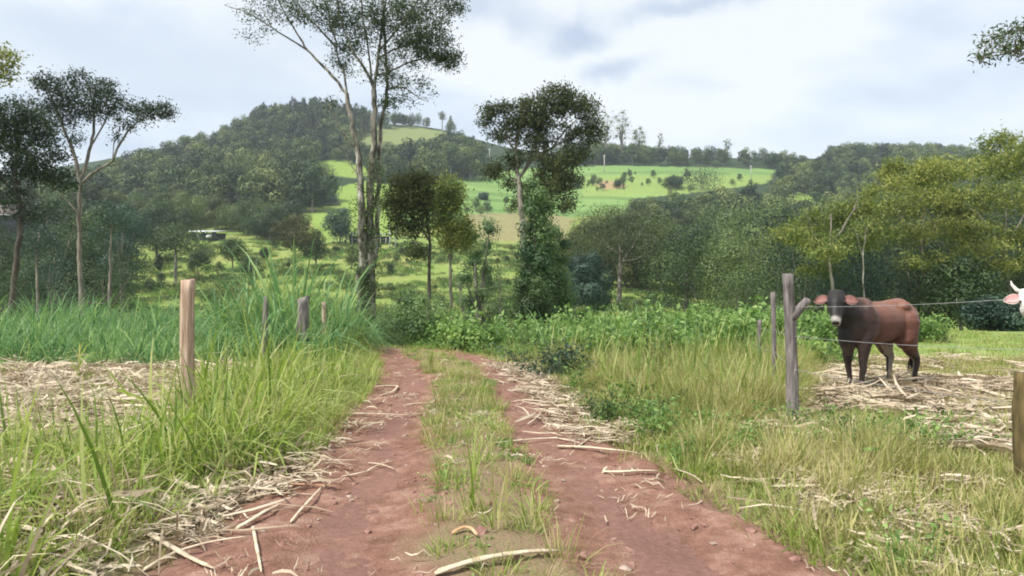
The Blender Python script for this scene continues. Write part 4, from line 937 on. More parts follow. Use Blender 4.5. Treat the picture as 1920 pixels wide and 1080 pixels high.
B1 = fpost(1450, 10.2, 548, .035, WOOD_GREY, 12, 'thin dark stake behind the forked post')
B2 = fpost(1422, 12.6, 600, .035, WOOD_GREY, 13, 'thin short stake deep in the weeds', (.03, 0))
WOOD_OLIVE = rough_mat('mossy_wood', (.06, .05, .022), (.20, .145, .06), 8, .9, None, .5, (2, 2, .4))
B0 = fpost(1923, 5.6, 700, .080, WOOD_OLIVE, 14, 'mossy brown post nearest the camera')
for k, (zA, z0, z1) in enumerate([(1.30, 1.415, 1.25), (.98, 1.02, .93), (.62, .60, .62)]):
    pts = []
    P3 = [G(2300, 4.2) + [0, 0, z0 - .02], np.array([B0[0] + .0, B0[1] - .0, B0[2] + z0]), A + [-.03, -.075, zA], B1 + [0, -.04, z1], B2 + [0, -.04, z1 - .1]]
    for a, b in zip(P3[:-1], P3[1:]):
        for s in np.linspace(0, 1, 14)[:-1]: pts.append(a + (b - a) * s - np.array([0, 0, .02]) * math.sin(s * math.pi))
    pts.append(P3[-1]); mb = MB(); tube(mb, np.array(pts) - A, .0021, 5)
    # barbs
    pp = np.array(pts)
    for s in np.arange(0, len(pp) - 1, 2):
        c = pp[s] - A; dv = rng.normal(0, .013, 3); tube(mb, [c - dv, c + dv], .0014, 3)
    ob('wire', mb.mesh('wire', WIREM), fence)

# ------------------------------------------------------------------ cattle
def cow(name, label, loc, heading, scale, coat, ear_in, hoof_m, horn, head_yaw, seed):
    """body grown as one surface; x forward, z up"""
    mb = MB()
    def ell(c, rx, n=20, rot=0.):
        u = np.linspace(0, 2 * np.pi, n, endpoint=False); w_ = np.linspace(0, np.pi, n // 2 + 1)
        v = np.stack([np.outer(np.sin(w_), np.cos(u)), np.outer(np.sin(w_), np.sin(u)), np.outer(np.cos(w_), np.ones(n))], -1).reshape(-1, 3) * rx
        cr, sr = math.cos(rot), math.sin(rot); v = np.stack([v[:, 0] * cr + v[:, 2] * sr, v[:, 1], -v[:, 0] * sr + v[:, 2] * cr], -1) + c
        i = np.arange(n // 2)[:, None] * n; j = np.arange(n)[None]
        mb.add(v, np.stack([i + j, i + n + j, i + n + (j + 1) % n, i + (j + 1) % n], -1).reshape(-1, 4))
    def cap(pts, rad, flat=1.):
        tube(mb, pts, rad, 14, True, .5, flat)
        for p_, r_ in zip(pts, rad): ell(p_, (r_ * .99,) * 3, 12)
    ell((0, 0, .93), (.60, .27, .27)); ell((.05, 0, .88), (.50, .26, .25)); ell((.42, 0, .93), (.30, .235, .33)); ell((-.46, 0, .96), (.30, .25, .28)); ell((-.34, 0, 1.08), (.28, .17, .15))
    ell((.36, 0, 1.12), (.28, .11, .15)); ell((0, 0, 1.10), (.5, .12, .11)); ell((.60, 0, .74), (.16, .12, .19)); ell((-.62, 0, 1.02), (.12, .14, .18)); ell((0, 0, .80), (.38, .20, .15)); ell((.62, 0, .62), (.09, .05, .14))
    for s in (-1, 1): ell((-.40, s * .17, 1.14), (.10, .06, .07)); ell((.38, s * .17, .95), (.15, .09, .24), 20, .25); ell((-.52, s * .15, .88), (.17, .11, .26), 20, -.2)
    cap([(.48, 0, 1.0), (.64, 0, 1.08), (.80, 0, 1.17)], [.23, .165, .125]); cap([(.54, 0, .84), (.68, 0, .93), (.80, 0, 1.05)], [.12, .085, .065])
    H0 = np.array([.86, 0, 1.25]); cy, sy = math.cos(head_yaw), math.sin(head_yaw); pt = R(50)
    def hd(f, s, u):       # f along the face (poll to muzzle), s to the left, u out of the forehead
        dx = f * math.cos(pt) + u * math.sin(pt); dz = -f * math.sin(pt) + u * math.cos(pt)
        return H0 + np.array([dx * cy - s * sy, dx * sy + s * cy, dz])
    cap([hd(-.04, 0, -.02), hd(.10, 0, .0), hd(.24, 0, .0), hd(.36, 0, -.005)], [.115, .112, .082, .066])
    ell(hd(-.07, .045, .02), (.06, .065, .055), 14); ell(hd(-.07, -.045, .02), (.06, .065, .055), 14)

    for s in (-1, 1): ell(hd(.10, s * .085, .03), (.04, .04, .04), 10); ell(hd(.385, s * .03, .02), (.035, .035, .03), 10); ell(hd(.14, s * .06, -.07), (.07, .05, .07), 10)
    ell(hd(.38, 0, -.03), (.055, .06, .05), 12); cap([hd(.1, 0, -.10), hd(.33, 0, -.055)], [.07, .045])
    for s in (-1, 1):
        f = .03 * s
        cap([(.40, s * .13, .86), (.43 + f, s * .145, .62), (.46 + f, s * .135, .40), (.45 + f * 1.5, s * .13, .22), (.45 + f * 2, s * .13, .09)], [.135, .085, .055, .038, .042])
        f = -.10 * s
        cap([(-.46, s * .12, .92), (-.40 + f * .3, s * .15, .70), (-.50 + f * .7, s * .14, .54), (-.62 + f, s * .13, .42), (-.585 + f, s * .13, .22), (-.57 + f, s * .13, .09)], [.20, .155, .095, .055, .040, .043])
    me = mb.mesh('body_src', None); tmp = bpy.data.objects.new('src', me); C.objects.link(tmp)
    rm = tmp.modifiers.new('r', 'REMESH'); rm.mode = 'VOXEL'; rm.voxel_size = .017
    sm = tmp.modifiers.new('s', 'SMOOTH'); sm.factor = .6; sm.iterations = 5
    dg = bpy.context.evaluated_depsgraph_get(); body = bpy.data.meshes.new_from_object(tmp.evaluated_get(dg)); bpy.data.objects.remove(tmp)
    body.name = name + '_body'; n = len(body.vertices); v = np.empty(n * 3, np.float32); body.vertices.foreach_get('co', v); v = v.reshape(-1, 3)
    v += ((np.stack([fbm(v[:, 0] * 6 + 3, v[:, 2] * 6, 3), fbm(v[:, 1] * 6 + 9, v[:, 2] * 6, 3), fbm(v[:, 0] * 6, v[:, 1] * 6 + 5, 3)], -1) - .5) * .035).astype(np.float32)
    body.vertices.foreach_set('co', v.ravel())
    body.polygons.foreach_set('use_smooth', np.ones(len(body.polygons), bool))
    face = np.array([np.dot(v - H0, np.array([math.cos(pt) * cy, math.cos(pt) * sy, -math.sin(pt)]))])[0]
    col = coat(v, face, H0); ca = body.attributes.new('coat', 'FLOAT_COLOR', 'POINT'); ca.data.foreach_set('color', np.concatenate([col, np.ones((n, 1))], 1).astype(np.float32).ravel())
    m, N, L = new_mat(name + '_hide'); at = N('ShaderNodeAttribute'); at.attribute_name = 'coat'
    tc = N('ShaderNodeTexCoord'); mpn = N('ShaderNodeMapping'); mpn.inputs['Scale'].default_value = (1, 1, .35); L(tc.outputs['Object'], mpn.inputs[0])
    nz = N('ShaderNodeTexNoise'); nz.inputs['Scale'].default_value = 90; nz.inputs['Detail'].default_value = 4; L(mpn.outputs[0], nz.inputs[0])
    mr = N('ShaderNodeMapRange'); mr.inputs[1].default_value = .3; mr.inputs[2].default_value = .7; mr.inputs[3].default_value = .6; mr.inputs[4].default_value = 1.4; L(nz.outputs[0], mr.inputs[0])
    vm = N('ShaderNodeVectorMath'); vm.operation = 'SCALE'; L(at.outputs['Color'], vm.inputs[0]); L(mr.outputs[0], vm.inputs['Scale'])
    p = N('ShaderNodeBsdfPrincipled'); p.inputs['Roughness'].default_value = .55; p.inputs['Specular IOR Level'].default_value = .35; L(vm.outputs[0], p.inputs['Base Color'])
    p.inputs['Sheen Weight'].default_value = .04
    bp = N('ShaderNodeBump'); bp.inputs['Strength'].default_value = .5; bp.inputs['Distance'].default_value = .01; L(nz.outputs[0], bp.inputs['Height']); L(bp.outputs[0], p.inputs['Normal'])
    o = N('ShaderNodeOutputMaterial'); L(p.outputs[0], o.inputs[0]); body.materials.append(m)
    root = ob(name, body, None, loc); root.rotation_euler.z = heading; root.scale = (scale * .92, scale, scale)
    tag(root, label, 'cow')
    # ears
    EO = rough_mat(name + '_ear', *ear_in[0], 20, .7, None, .1); EI = rough_mat(name + '_ear_inside', *ear_in[1], 12, .6, None, .1)
    for s in (-1, 1):
        mbo, mbi = MB(), MB(); k = 9
        t_ = np.linspace(0, 1, k); ww = .078 * np.sin(np.pi * np.clip(t_ * .86 + .12, 0, 1)) ** .75
        for mbx, off, sc in ((mbo, -.012, 1.), (mbi, .0, .82)):
            rows = []
            for a, w_ in zip(t_, ww):
                c0 = (.02 + a * .02, s * (.10 + .175 * a), .0 - .03 * a)
                rows.append([hd(c0[0] + b_ * w_ * sc, c0[1], c0[2] + off + (abs(b_) ** 2) * .035) for b_ in (-1, -.5, 0, .5, 1)])
            V = np.array(rows).reshape(-1, 3); i = np.arange(k - 1)[:, None] * 5; j = np.arange(4)[None]
            mbx.add(V, np.stack([i + j, i + j + 1, i + 6 + j, i + 5 + j], -1).reshape(-1, 4))
        e_ = ob('ear', mbo.mesh('ear', EO, True), root); so_ = e_.modifiers.new('t', 'SOLIDIFY'); so_.thickness = .012; so_.offset = 0
        ob('ear_lining', mbi.mesh('ear_lining', EI, True), e_)
    DK = rough_mat(name + '_eye', (.01, .008, .006), (.02, .015, .01), 4, .12, None, 0.)
    def ball(nm, c, r_, mat, par, sc=(1, 1, 1)):
        mbx = MB(); keep = mb.v, mb.q, mb.qa, mb.n
        u = np.linspace(0, 2 * np.pi, 12, endpoint=False); w_ = np.linspace(0, np.pi, 8)
        V = np.stack([np.outer(np.sin(w_), np.cos(u)), np.outer(np.sin(w_), np.sin(u)), np.outer(np.cos(w_), np.ones(12))], -1).reshape(-1, 3) * np.array(sc) * r_ + c
        i = np.arange(7)[:, None] * 12; j = np.arange(12)[None]
        mbx.add(V, np.stack([i + j, i + 12 + j, i + 12 + (j + 1) % 12, i + (j + 1) % 12], -1).reshape(-1, 4)); return ob(nm, mbx.mesh(nm, mat, True), par)
    for s in (-1, 1):
        ball('eye', hd(.105, s * .112, .045), .019, DK, root)
        ball('nostril', hd(.435, s * .032, .03), .012, DK, root)
    ball('nose', hd(.415, 0, .02), .042, DK if horn is None else EO, root, (1, 1, .7))
    HM = rough_mat(name + '_hoof', *hoof_m, 10, .6, None, .2)
    for s in (-1, 1):
        for xx in (.45 + .06 * s, -.57 - .10 * s):
            mbx = MB(); tube(mbx, [(xx + .012, s * .13, .075), (xx + .02, s * .13, .035), (xx + .028, s * .13, -.006)], [.046, .052, .058], 10); ob('hoof', mbx.mesh('hoof', HM, True), root)
    if horn:
        for s in (-1, 1):
            mbx = MB(); tube(mbx, [hd(-.07, s * .07, .02), hd(-.10, s * .13, .03), hd(-.17, s * .17, .05), hd(-.22, s * .175, .06)], [.028, .024, .015, .005], 8); ob('horn', mbx.mesh('horn', HM, True), root)
    mbx = MB(); tube(mbx, [(-.70, 0, 1.12), (-.77, .0, 1.0), (-.79, .02, .75), (-.78, .03, .5), (-.78, .03, .42)], [.035, .026, .02, .016, .016], 8)
    tl = ob('tail', mbx.mesh('tail', m, True), root)
    ca = tl.data.attributes.new('coat', 'FLOAT_COLOR', 'POINT'); ca.data.foreach_set('color', np.tile(np.array([*coat(np.array([[-.7, 0, .6]]), np.array([-1.]), H0)[0], 1]), len(tl.data.vertices)).astype(np.float32))
    r_ = np.random.default_rng(seed); mbx = MB()
    for _ in range(60):
        a = np.array([-.78, .03, .44]) + r_.normal(0, .012, 3); b = a + np.array([r_.normal(0, .03), r_.normal(0, .03), -r_.uniform(.12, .26)])
        tube(mbx, [a, (a + b) / 2 + r_.normal(0, .01, 3), b], [.006, .005, .001], 3, False)
    ob('tail_tuft', mbx.mesh('tail_tuft', rough_mat(name + '_tuft', (.02, .015, .012), (.05, .035, .03), 10), True), tl)
    return root
def ss(a, b, x): t = np.clip((x - a) / (b - a), 0, 1); return (t * t * (3 - 2 * t))[:, None]
def coat_brown(v, face, H0):
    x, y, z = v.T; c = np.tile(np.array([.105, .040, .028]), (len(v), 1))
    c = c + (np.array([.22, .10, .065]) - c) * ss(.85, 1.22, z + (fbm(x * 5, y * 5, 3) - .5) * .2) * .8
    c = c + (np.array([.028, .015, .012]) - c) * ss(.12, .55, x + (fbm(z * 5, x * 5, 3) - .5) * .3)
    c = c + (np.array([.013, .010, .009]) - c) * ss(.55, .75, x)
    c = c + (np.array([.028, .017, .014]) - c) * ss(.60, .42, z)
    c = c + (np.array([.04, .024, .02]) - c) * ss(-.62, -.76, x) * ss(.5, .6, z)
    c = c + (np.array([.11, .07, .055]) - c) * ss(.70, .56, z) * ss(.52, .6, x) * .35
    c = c + (np.array([.30, .27, .24]) - c) * ss(.32, .36, face) * ss(.60, .75, x) * ss(.88, .93, z)
    inner = (np.abs(y) < .125) & (z < .6) & (x < 0)
    c = c + (np.array([.40, .36, .30]) - c) * inner[:, None] * .6
    return c
def coat_white(v, face, H0):
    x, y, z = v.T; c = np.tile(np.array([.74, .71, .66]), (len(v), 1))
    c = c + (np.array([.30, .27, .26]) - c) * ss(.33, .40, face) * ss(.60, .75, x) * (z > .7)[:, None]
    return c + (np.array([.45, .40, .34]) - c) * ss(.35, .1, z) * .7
cx_, cd_ = 1643, 10.6
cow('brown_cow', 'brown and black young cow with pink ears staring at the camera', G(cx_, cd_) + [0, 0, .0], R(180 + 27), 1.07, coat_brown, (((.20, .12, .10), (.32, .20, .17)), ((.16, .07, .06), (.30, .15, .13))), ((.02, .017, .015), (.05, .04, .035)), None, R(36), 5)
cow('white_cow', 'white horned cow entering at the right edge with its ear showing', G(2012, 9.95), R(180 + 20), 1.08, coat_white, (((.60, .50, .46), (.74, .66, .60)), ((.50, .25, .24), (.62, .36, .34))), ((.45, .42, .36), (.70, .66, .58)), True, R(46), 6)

# ------------------------------------------------------------------ grasses and weeds
def field_xy(n, x0, x1, y0, y1, keep, seed):
    r = np.random.default_rng(seed); x = r.uniform(x0, x1, n); y = r.uniform(y0, y1, n)
    k = keep(x, y, r); return np.stack([x[k], y[k]], -1)
def off_left(x, y): cx, hw = road(y); return (cx - hw) - x          # metres left of the track edge
def off_right(x, y): cx, hw = road(y); return x - (cx + hw)
TALL = [tuft('tall_tuft', LM['grass_lit'], 26, .16, (.30, .95), .015, (.02, .7), (.2, 2.3), 500 + k, seg=4) for k in range(4)]
MEDG = [tuft('medium_tuft', LM['grass_lit'], 42, .13, (.16, .40), .009, (.05, .8), (.2, 1.4), 510 + k) for k in range(4)]
BLUE = [tuft('cane_tuft', LM['grass_blue'], 26, .25, (.45, 1.45), .028, (.02, .5), (.3, 2.4), 520 + k, seg=5) for k in range(4)]
DRY = [tuft('dry_tuft', LM['grass_dry'], 50, .15, (.18, .55), .007, (.02, .7), (.1, 1.0), 530 + k) for k in range(4)]
SHORT = [tuft('short_tuft', LM['grass_lit'], 45, .16, (.04, .14), .008, (.1, 1.0), (.1, 1.0), 540 + k, seg=2) for k in range(4)]
SHORTD = [tuft('short_dry_tuft', LM['grass_dry'], 45, .16, (.04, .16), .007, (.1, 1.2), (.1, 1.0), 545 + k, seg=2) for k in range(3)]
WEED = [weed_proto('weed', LM['weed'], 8, .32, .055, 16, 550 + k) for k in range(4)]
LOWW = [weed_proto('low_weed', LM['weed'], 9, .13, .032, 18, 560 + k, .6, .14) for k in range(4)]
BIGW = [weed_proto('big_weed', LM['weed'], 9, .85, .13, 22, 570 + k, .62, .2) for k in range(4)]
GREYW = [weed_proto('grey_weed', LM['mid'], 14, .5, .05, 26, 580 + k, .4, .25) for k in range(2)]
def lying(name, mat, n, ln, w, spread, seed, zz=.02):
    r = np.random.default_rng(seed); mb = MB()
    for i in range(n):
        c = r.normal(0, spread, 3) * [1, 1, 0]; a = r.uniform(0, 6.28); l_ = r.uniform(*ln); d_ = np.array([math.cos(a), math.sin(a), r.normal(0, .06)]); sd_ = np.array([-math.sin(a), math.cos(a), 0])
        z0 = r.uniform(.004, zz); bend = r.normal(0, .12) * l_
        s = np.linspace(-.5, .5, 4)[:, None]; mid = c + d_ * s * l_ + sd_ * bend * (s ** 2) * 2 + np.array([0, 0, z0]) + np.array([0, 0, 1]) * r.uniform(0, .04, (4, 1))
        ww = w * r.uniform(.5, 1.4) * np.array([.5, 1, .9, .25])[:, None]
        tl = np.array([0, 0, r.normal(0, .5)])
        V = np.stack([mid - (sd_ + tl) * ww / 2, mid + (sd_ + tl) * ww / 2], 1).reshape(-1, 3)
        mb.add(V, [[0, 2, 3, 1], [2, 4, 5, 3], [4, 6, 7, 5]], None, r.uniform(0, 1))
    return proto(name, mb, mat)
STR = [lying('straw_bits', LM['straw'], 26, (.06, .5), .022, .17, 590 + k, .05) for k in range(5)]
STRL = [lying('straw_long', LM['straw'], 7, (.35, .95), .022, .25, 595 + k, .03) for k in range(4)]

# short turf over everything near that is not track or straw
def k_turf(x, y, r):
    ok = (off_left(x, y) > np.interp(y, [3, 5.5, 6.4], [.4, .25, -.1])) | (off_right(x, y) > -.1)
    return ok & ~((x < fence_left(y)) & (y < 13)) & (r.uniform(size=len(x)) < np.clip(6.5 / y, .22, 1) * 1.)
xy = field_xy(26000, -12, 16, 2.4, 40, lambda x, y, r: k_turf(x, y, r) & (np.abs(x) < y * .95 + 1), 600)
scatter('short_grass', 'short green turf of verges and pasture', SHORT + SHORTD, xy, np.random.default_rng(1).uniform(.8, 1.7, len(xy)), 601)
xy = field_xy(17000, -3, 16, 3, 15, lambda x, y, r: (off_right(x, y) > .2) & (fbm(x * .9, y * .9, 3) > .44) & (x < y * .95 + 1), 602)
scatter('dry_turf', 'short dry yellowish grass of the right verge', SHORTD, xy, np.random.default_rng(2).uniform(.8, 1.8, len(xy)), 603)
# left verge: tall fresh grass
def k_left(x, y, r):
    ol = off_left(x, y); fl = fence_left(y)
    lim = np.interp(y, [3, 5, 7, 9, 18], [1.6, 1.6, 1.75, 2.0, 2.4])
    w_ = np.clip(ol / .25, 0, 1) * np.clip((lim - ol) / .5, 0, 1)
    return (ol > np.interp(y, [5.4, 6.0, 6.5], [.5, .3, .05])) & (r.uniform(size=len(x)) < w_) & (r.uniform(size=len(x)) < .35 + 1.3 * np.clip(fbm(x * 1.3, y * 1.3, 3) - .3, 0, 1))
xy = field_xy(5600, -8, -1, 5.4, 20, lambda x, y, r: k_left(x, y, r) & (x > y * -.46 - .2), 604)
ol = off_left(xy[:, 0], xy[:, 1]); sc = (.42 + .62 * np.clip(ol / .8, 0, 1)) * np.random.default_rng(3).uniform(.6, 1.6, len(xy)) * (.25 + 1.6 * fbm(xy[:, 0] * 1.6, xy[:, 1] * 1.6, 3))
scatter('tall_grass', 'tall bright grass on the verge left of the track', TALL + TALL + DRY[:2], xy, sc * np.interp(xy[:, 1], [6, 9, 12, 16], [1, .85, .62, .5]), 605, .22)
xy = field_xy(2600, -7, -.8, 3.2, 20, lambda x, y, r: (off_left(x, y) > np.interp(y, [3, 5.5, 6.4], [.45, .3, -.05])) & (off_left(x, y) < 1.4), 606)
scatter('verge_grass', 'mid height grass and seedlings edging the track on the left', MEDG + DRY[:1], xy, np.random.default_rng(4).uniform(.5, 1.1, len(xy)), 607)
xy = field_xy(1000, -6, -1.6, 2.6, 6.4, lambda x, y, r: (off_left(x, y) > .5) & (fbm(x * 1.5 + 7, y * 1.5, 3) > .33) & (r.uniform(size=len(x)) < np.clip(off_left(x, y) - .2, .2, 1)), 608)
scatter('foreground_grass', 'tall grass in the near left corner', TALL + DRY[:1], xy, np.random.default_rng(5).uniform(.35, 1.15, len(xy)) * (.4 + 1.1 * fbm(xy[:, 0] * 1.8, xy[:, 1] * 1.8, 3)), 609, .25)
xy = field_xy(900, -12, -3, 6, 13.5, lambda x, y, r: (x < fence_left(y) + .2) & (fbm(x * 1.1 + 3, y * 1.1, 3) > .55), 610)
scatter('field_grass', 'sparse fresh shoots in the straw covered field', MEDG, xy, np.random.default_rng(6).uniform(.5, 1.2, len(xy)), 611)
# cane-like grass band behind the straw
def k_cane(x, y, r): return (x < fence_left(y) + .6) & (y > 13.0 + .4 * np.sin(x)) & (x > -y * .95 - 2)
xy = field_xy(4200, -24, -3.5, 13, 22, k_cane, 612)
scatter('cane_grass', 'dense bluish green cane grass behind the straw field', BLUE + TALL[:1], xy, np.random.default_rng(7).uniform(.6, 1.1, len(xy)) * (.45 + 1.1 * fbm(xy[:, 0] / 1.5, xy[:, 1] / 1.5, 3)), 613, .14)
xy = field_xy(250, -7.6, -3.2, 15.9, 19.5, lambda x, y, r: (x / y > -.40) & (x / y < -.205) & (off_left(x, y) > .3), 614)
cc = np.array([-5.3, 17.4]); w_ = np.clip(1.35 - np.linalg.norm((xy - cc) / [2.0, 3.0], axis=1), .3, 1)
scatter('elephant_grass', 'high elephant grass standing among the left fence posts', BLUE[:1] + TALL[:3], xy, 1.95 * w_ * np.random.default_rng(8).uniform(.8, 1.2, len(xy)), 615, .1, zscale=1.3)
# middle strip
def k_mid(x, y, r):
    cx, hw = road(y); t = np.abs(x - cx - .05) / (.42 + .25 * (fbm(y * .9, x * .4, 2) - .5)); return (t < 1) & (r.uniform(size=len(x)) < np.interp(y, [2.5, 4.5, 5.5, 7, 12, 16, 19], [.5, .5, .55, .9, .8, .4, .3]) * (1.1 - t * .5))
xy = field_xy(5200, -3, 1, 2.6, 18, k_mid, 616)
scatter('strip_weeds', 'low leafy weeds on the strip between the wheel ruts', LOWW[:2] + SHORTD + DRY[:1] + MEDG[:2], xy, np.random.default_rng(9).uniform(.4, .85, len(xy)), 617)
xy = field_xy(1500, -3, 1, 2.6, 18, k_mid, 618)
scatter('strip_grass', 'thin grass on the strip between the wheel ruts', SHORT + MEDG[:1], xy, np.random.default_rng(10).uniform(.4, .9, len(xy)), 619)
# right verge
def k_right(x, y, r): o = off_right(x, y); return (o > .15) & (r.uniform(size=len(x)) < np.clip(o / .6, 0, 1)) & (x < 3.6 + np.clip(y - 9, 0, 3) * .5) & (x < y * .9)
xy = field_xy(3600, -1, 6, 3.0, 16, lambda x, y, r: k_right(x, y, r) & (fbm(x * 1.2 + 2, y * 1.2, 3) > .40), 620)
scatter('dry_grass', 'dry yellow green grass clumps of the right verge', DRY, xy, np.random.default_rng(11).uniform(.45, 1.05, len(xy)) * np.clip(off_right(xy[:, 0], xy[:, 1]) * .7 + .4, .4, 1), 621)
xy = field_xy(2400, -1, 6, 3.0, 17, lambda x, y, r: k_right(x, y, r) & (fbm(x * 1.2 + 2, y * 1.2, 3) < .52), 622)
xy = xy[(off_right(xy[:, 0], xy[:, 1]) < np.where(xy[:, 1] < 6, .5, 1.2)) | (xy[:, 1] > 10)]
scatter('verge_weeds', 'green leafy weeds along the right edge of the track', WEED + MEDG + DRY[:2], xy, np.random.default_rng(12).uniform(.45, 1.1, len(xy)), 623)
xy = field_xy(820, .2, 9.5, 13.6, 21, lambda x, y, r: (off_right(x, y) > 1.2) & (x < 6.6 - (y - 14) * .1), 624)
scatter('broadleaf_weeds', 'tall broad leaved weeds behind the fence', BIGW[:2] + TALL[:2] + GREYW + BLUE[:1] + DRY[:3] + WEED[:2], xy, np.random.default_rng(13).uniform(.5, 1.05, len(xy)) * (.5 + .9 * fbm(xy[:, 0], xy[:, 1], 3)), 625)
xy = field_xy(700, 3.4, 12, 20, 27, lambda x, y, r: (x < y * .8), 626)
scatter('pasture_edge_weeds', 'weeds along the far edge of the cattle pasture', BIGW + GREYW, xy, np.random.default_rng(14).uniform(.5, .95, len(xy)), 627)
xy = field_xy(900, -3, 6, 17, 24, lambda x, y, r: (off_right(x, y) > .1), 628)
scatter('crest_weeds', 'bright weeds where the track drops out of sight', WEED + BIGW[:2] + MEDG, xy, np.random.default_rng(15).uniform(.6, 1.2, len(xy)), 629)
xy = field_xy(700, -7, -2.0, 17, 24, lambda x, y, r: (off_left(x, y) > .1), 630)
scatter('crest_grass', 'bright grass left of the track end', WEED + MEDG + TALL[:1], xy, np.random.default_rng(16).uniform(.6, 1.2, len(xy)), 631)
xy = field_xy(1500, .8, 6.5, 8.5, 15, lambda x, y, r: (off_right(x, y) > .7) & (x < np.interp(y, [8, 11, 15], [3.3, 4.2, 6.2])) & (fbm(x * .9 + 8, y * .9, 3) > .42), 634)
scatter('tall_dry_grass', 'tall pale yellow grass between the track and the stakes', DRY + TALL[:1], xy, np.random.default_rng(23).uniform(.8, 1.35, len(xy)), 635)
xy = field_xy(850, -8, -1.8, 3, 12, lambda x, y, r: (off_left(x, y) > .2), 636)
scatter('dead_blades', 'dead straw coloured blades tangled in the left verge grass', [tuft('dead_tuft', LM['straw'], 9, .2, (.35, .8), .016, (.1, 1.1), (.5, 2.4), 637 + k, seg=4) for k in range(3)], xy, np.random.default_rng(24).uniform(.5, 1.1, len(xy)), 638, .3)
# valley pasture
xy = field_xy(16000, -60, 30, 34, 150, lambda x, y, r: (np.abs(x + 8) < y * .62) & (fbm(x / 3.5, y / 5, 4) > .47) & (r.uniform(size=len(x)) < .9), 632)
TUS = [tuft('tussock', LM['grass_dry'] if k == 0 else LM['weed'], 36, .5, (.25, .7), .05, (.2, 1.1), (.1, .9), 640 + k, seg=2) for k in range(3)] + [weed_proto('tussock_weed', LM['mid'], 10, .5, .16, 14, 650, .6, .5)]
scatter('tussocks', 'rough tussocks and low scrub all over the valley pasture', TUS, xy, np.random.default_rng(17).uniform(.5, 1.3, len(xy)), 633)
xy, s = forest_pts(110, 40, 150, 230, 1060, .5, 1.6, clear=[], seed=44, spacing=2.5, full_h=8.)
scatter('scrub_bushes', 'small dark scrub dotted over the valley pasture', MIDP, xy, s, 45)
xy, s = forest_pts(160, 34, 60, 640, 1100, .8, 2.2, clear=[], seed=46, spacing=2.5, full_h=8.)
scatter('gully_scrub', 'green scrub in the dip beyond the track end', MIDP[1:2] + MIDP[4:5], xy, s, 47)

# straw and cane litter
xy = field_xy(9000, -16, -2.4, 3, 13.3, lambda x, y, r: (x < fence_left(y) + .5) & (x > -y * .9 - 1), 660)
scatter('straw_litter', 'thick pale cut cane straw covering the field on the left', STR, xy, np.random.default_rng(18).uniform(.8, 1.5, len(xy)), 661, .1, .02)
xy = field_xy(3300, 1.9, 13, 3.4, 15, lambda x, y, r: (fbm(x * .8 + 5, y * 1.1, 3) > .45) & (x < y * .9), 662)
scatter('pasture_straw', 'pale straw trampled into the ground around the cow', STR + STR + STRL[:2], xy, np.random.default_rng(19).uniform(.6, 1.3, len(xy)) * np.clip(xy[:, 1] / 8, .5, 1), 663, .06, .03)
xy = field_xy(260, 4.0, 7.0, 9.4, 11.4, lambda x, y, r: r.uniform(size=len(x)) < 1, 664)
scatter('fodder_straw', 'pale fodder cane heaped at the hooves of the brown cow', STRL, xy, np.random.default_rng(20).uniform(.7, 1.2, len(xy)), 665, .12, .04)
def k_edge(x, y, r):
    o1, o2 = off_left(x, y), off_right(x, y); return ((np.abs(o2 + .1) < .35) & (y > 7) & (y < 14)) | ((np.abs(o1 - .1) < .4) & (y > 3.2) & (y < 9) & (r.uniform(size=len(x)) < .06) & (fbm(x * 1.7, y * 1.7, 3) > .46))
xy = field_xy(2200, -4, 2.5, 3, 14, k_edge, 666)
z = np.maximum(height(xy[:, 0], xy[:, 1]), track_z(xy[:, 0], xy[:, 1])) + .01
scatter('edge_straw', 'pale straw caught along the edges of the track', STR + STRL, xy, np.random.default_rng(21).uniform(.45, .9, len(xy)), 667, .06, pts3=np.stack([xy[:, 0], xy[:, 1], z], -1))
xy = field_xy(900, -3, 2, 2.8, 17, lambda x, y, r: (off_left(x, y) < 0) & (off_right(x, y) < 0) & (fbm(x * 2, y * 1.3, 3) > .56), 668)
BITS = [lying('chaff', LM['straw'], 5, (.04, .16), .008, .12, 670 + k, .01) for k in range(3)]
scatter('chaff', 'tiny straw scraps strewn over the red track', BITS, xy, 1., 669, .02, pts3=np.stack([xy[:, 0], xy[:, 1], track_z(xy[:, 0], xy[:, 1]) + .004], -1))
xy = field_xy(600, -5.2, -1.5, 2.7, 7, lambda x, y, r: (off_left(x, y) > -.05), 674)
scatter('corner_litter', 'broken straw and dead leaves matted on the bare ground of the near left verge', STR + BITS + SHORTD[:1], xy, np.random.default_rng(25).uniform(.35, .9, len(xy)), 675, .12, .01)
# crumbs of earth on the track
def clod(k):
    r = np.random.default_rng(k); bm = bmesh.new(); bmesh.ops.create_icosphere(bm, subdivisions=1, radius=.012)
    for v in bm.verts: v.co = v.co * r.uniform(.7, 1.3); v.co.z *= .6
    me = bpy.data.meshes.new('clod'); bm.to_mesh(me); bm.free(); me.materials.append(rough_mat('clod_earth', (.16, .075, .06), (.34, .2, .16), 20)); return bpy.data.objects.new('clod', me)
xy = field_xy(14000, -3.4, 2.2, 2.6, 12, lambda x, y, r: (off_left(x, y) < .5) & (off_right(x, y) < .3) & (r.uniform(size=len(x)) < .12 + 1.5 * np.clip(fbm(x * 2 + 9, y * 2, 3) - .45, 0, 1)), 672)
scatter('earth_crumbs', 'small crumbs of red earth on the track', [clod(1), clod(2), clod(3)], xy, np.random.default_rng(22).gamma(2, .45, len(xy)), 673, .3, pts3=np.stack([xy[:, 0], xy[:, 1], track_z(xy[:, 0], xy[:, 1])], -1))

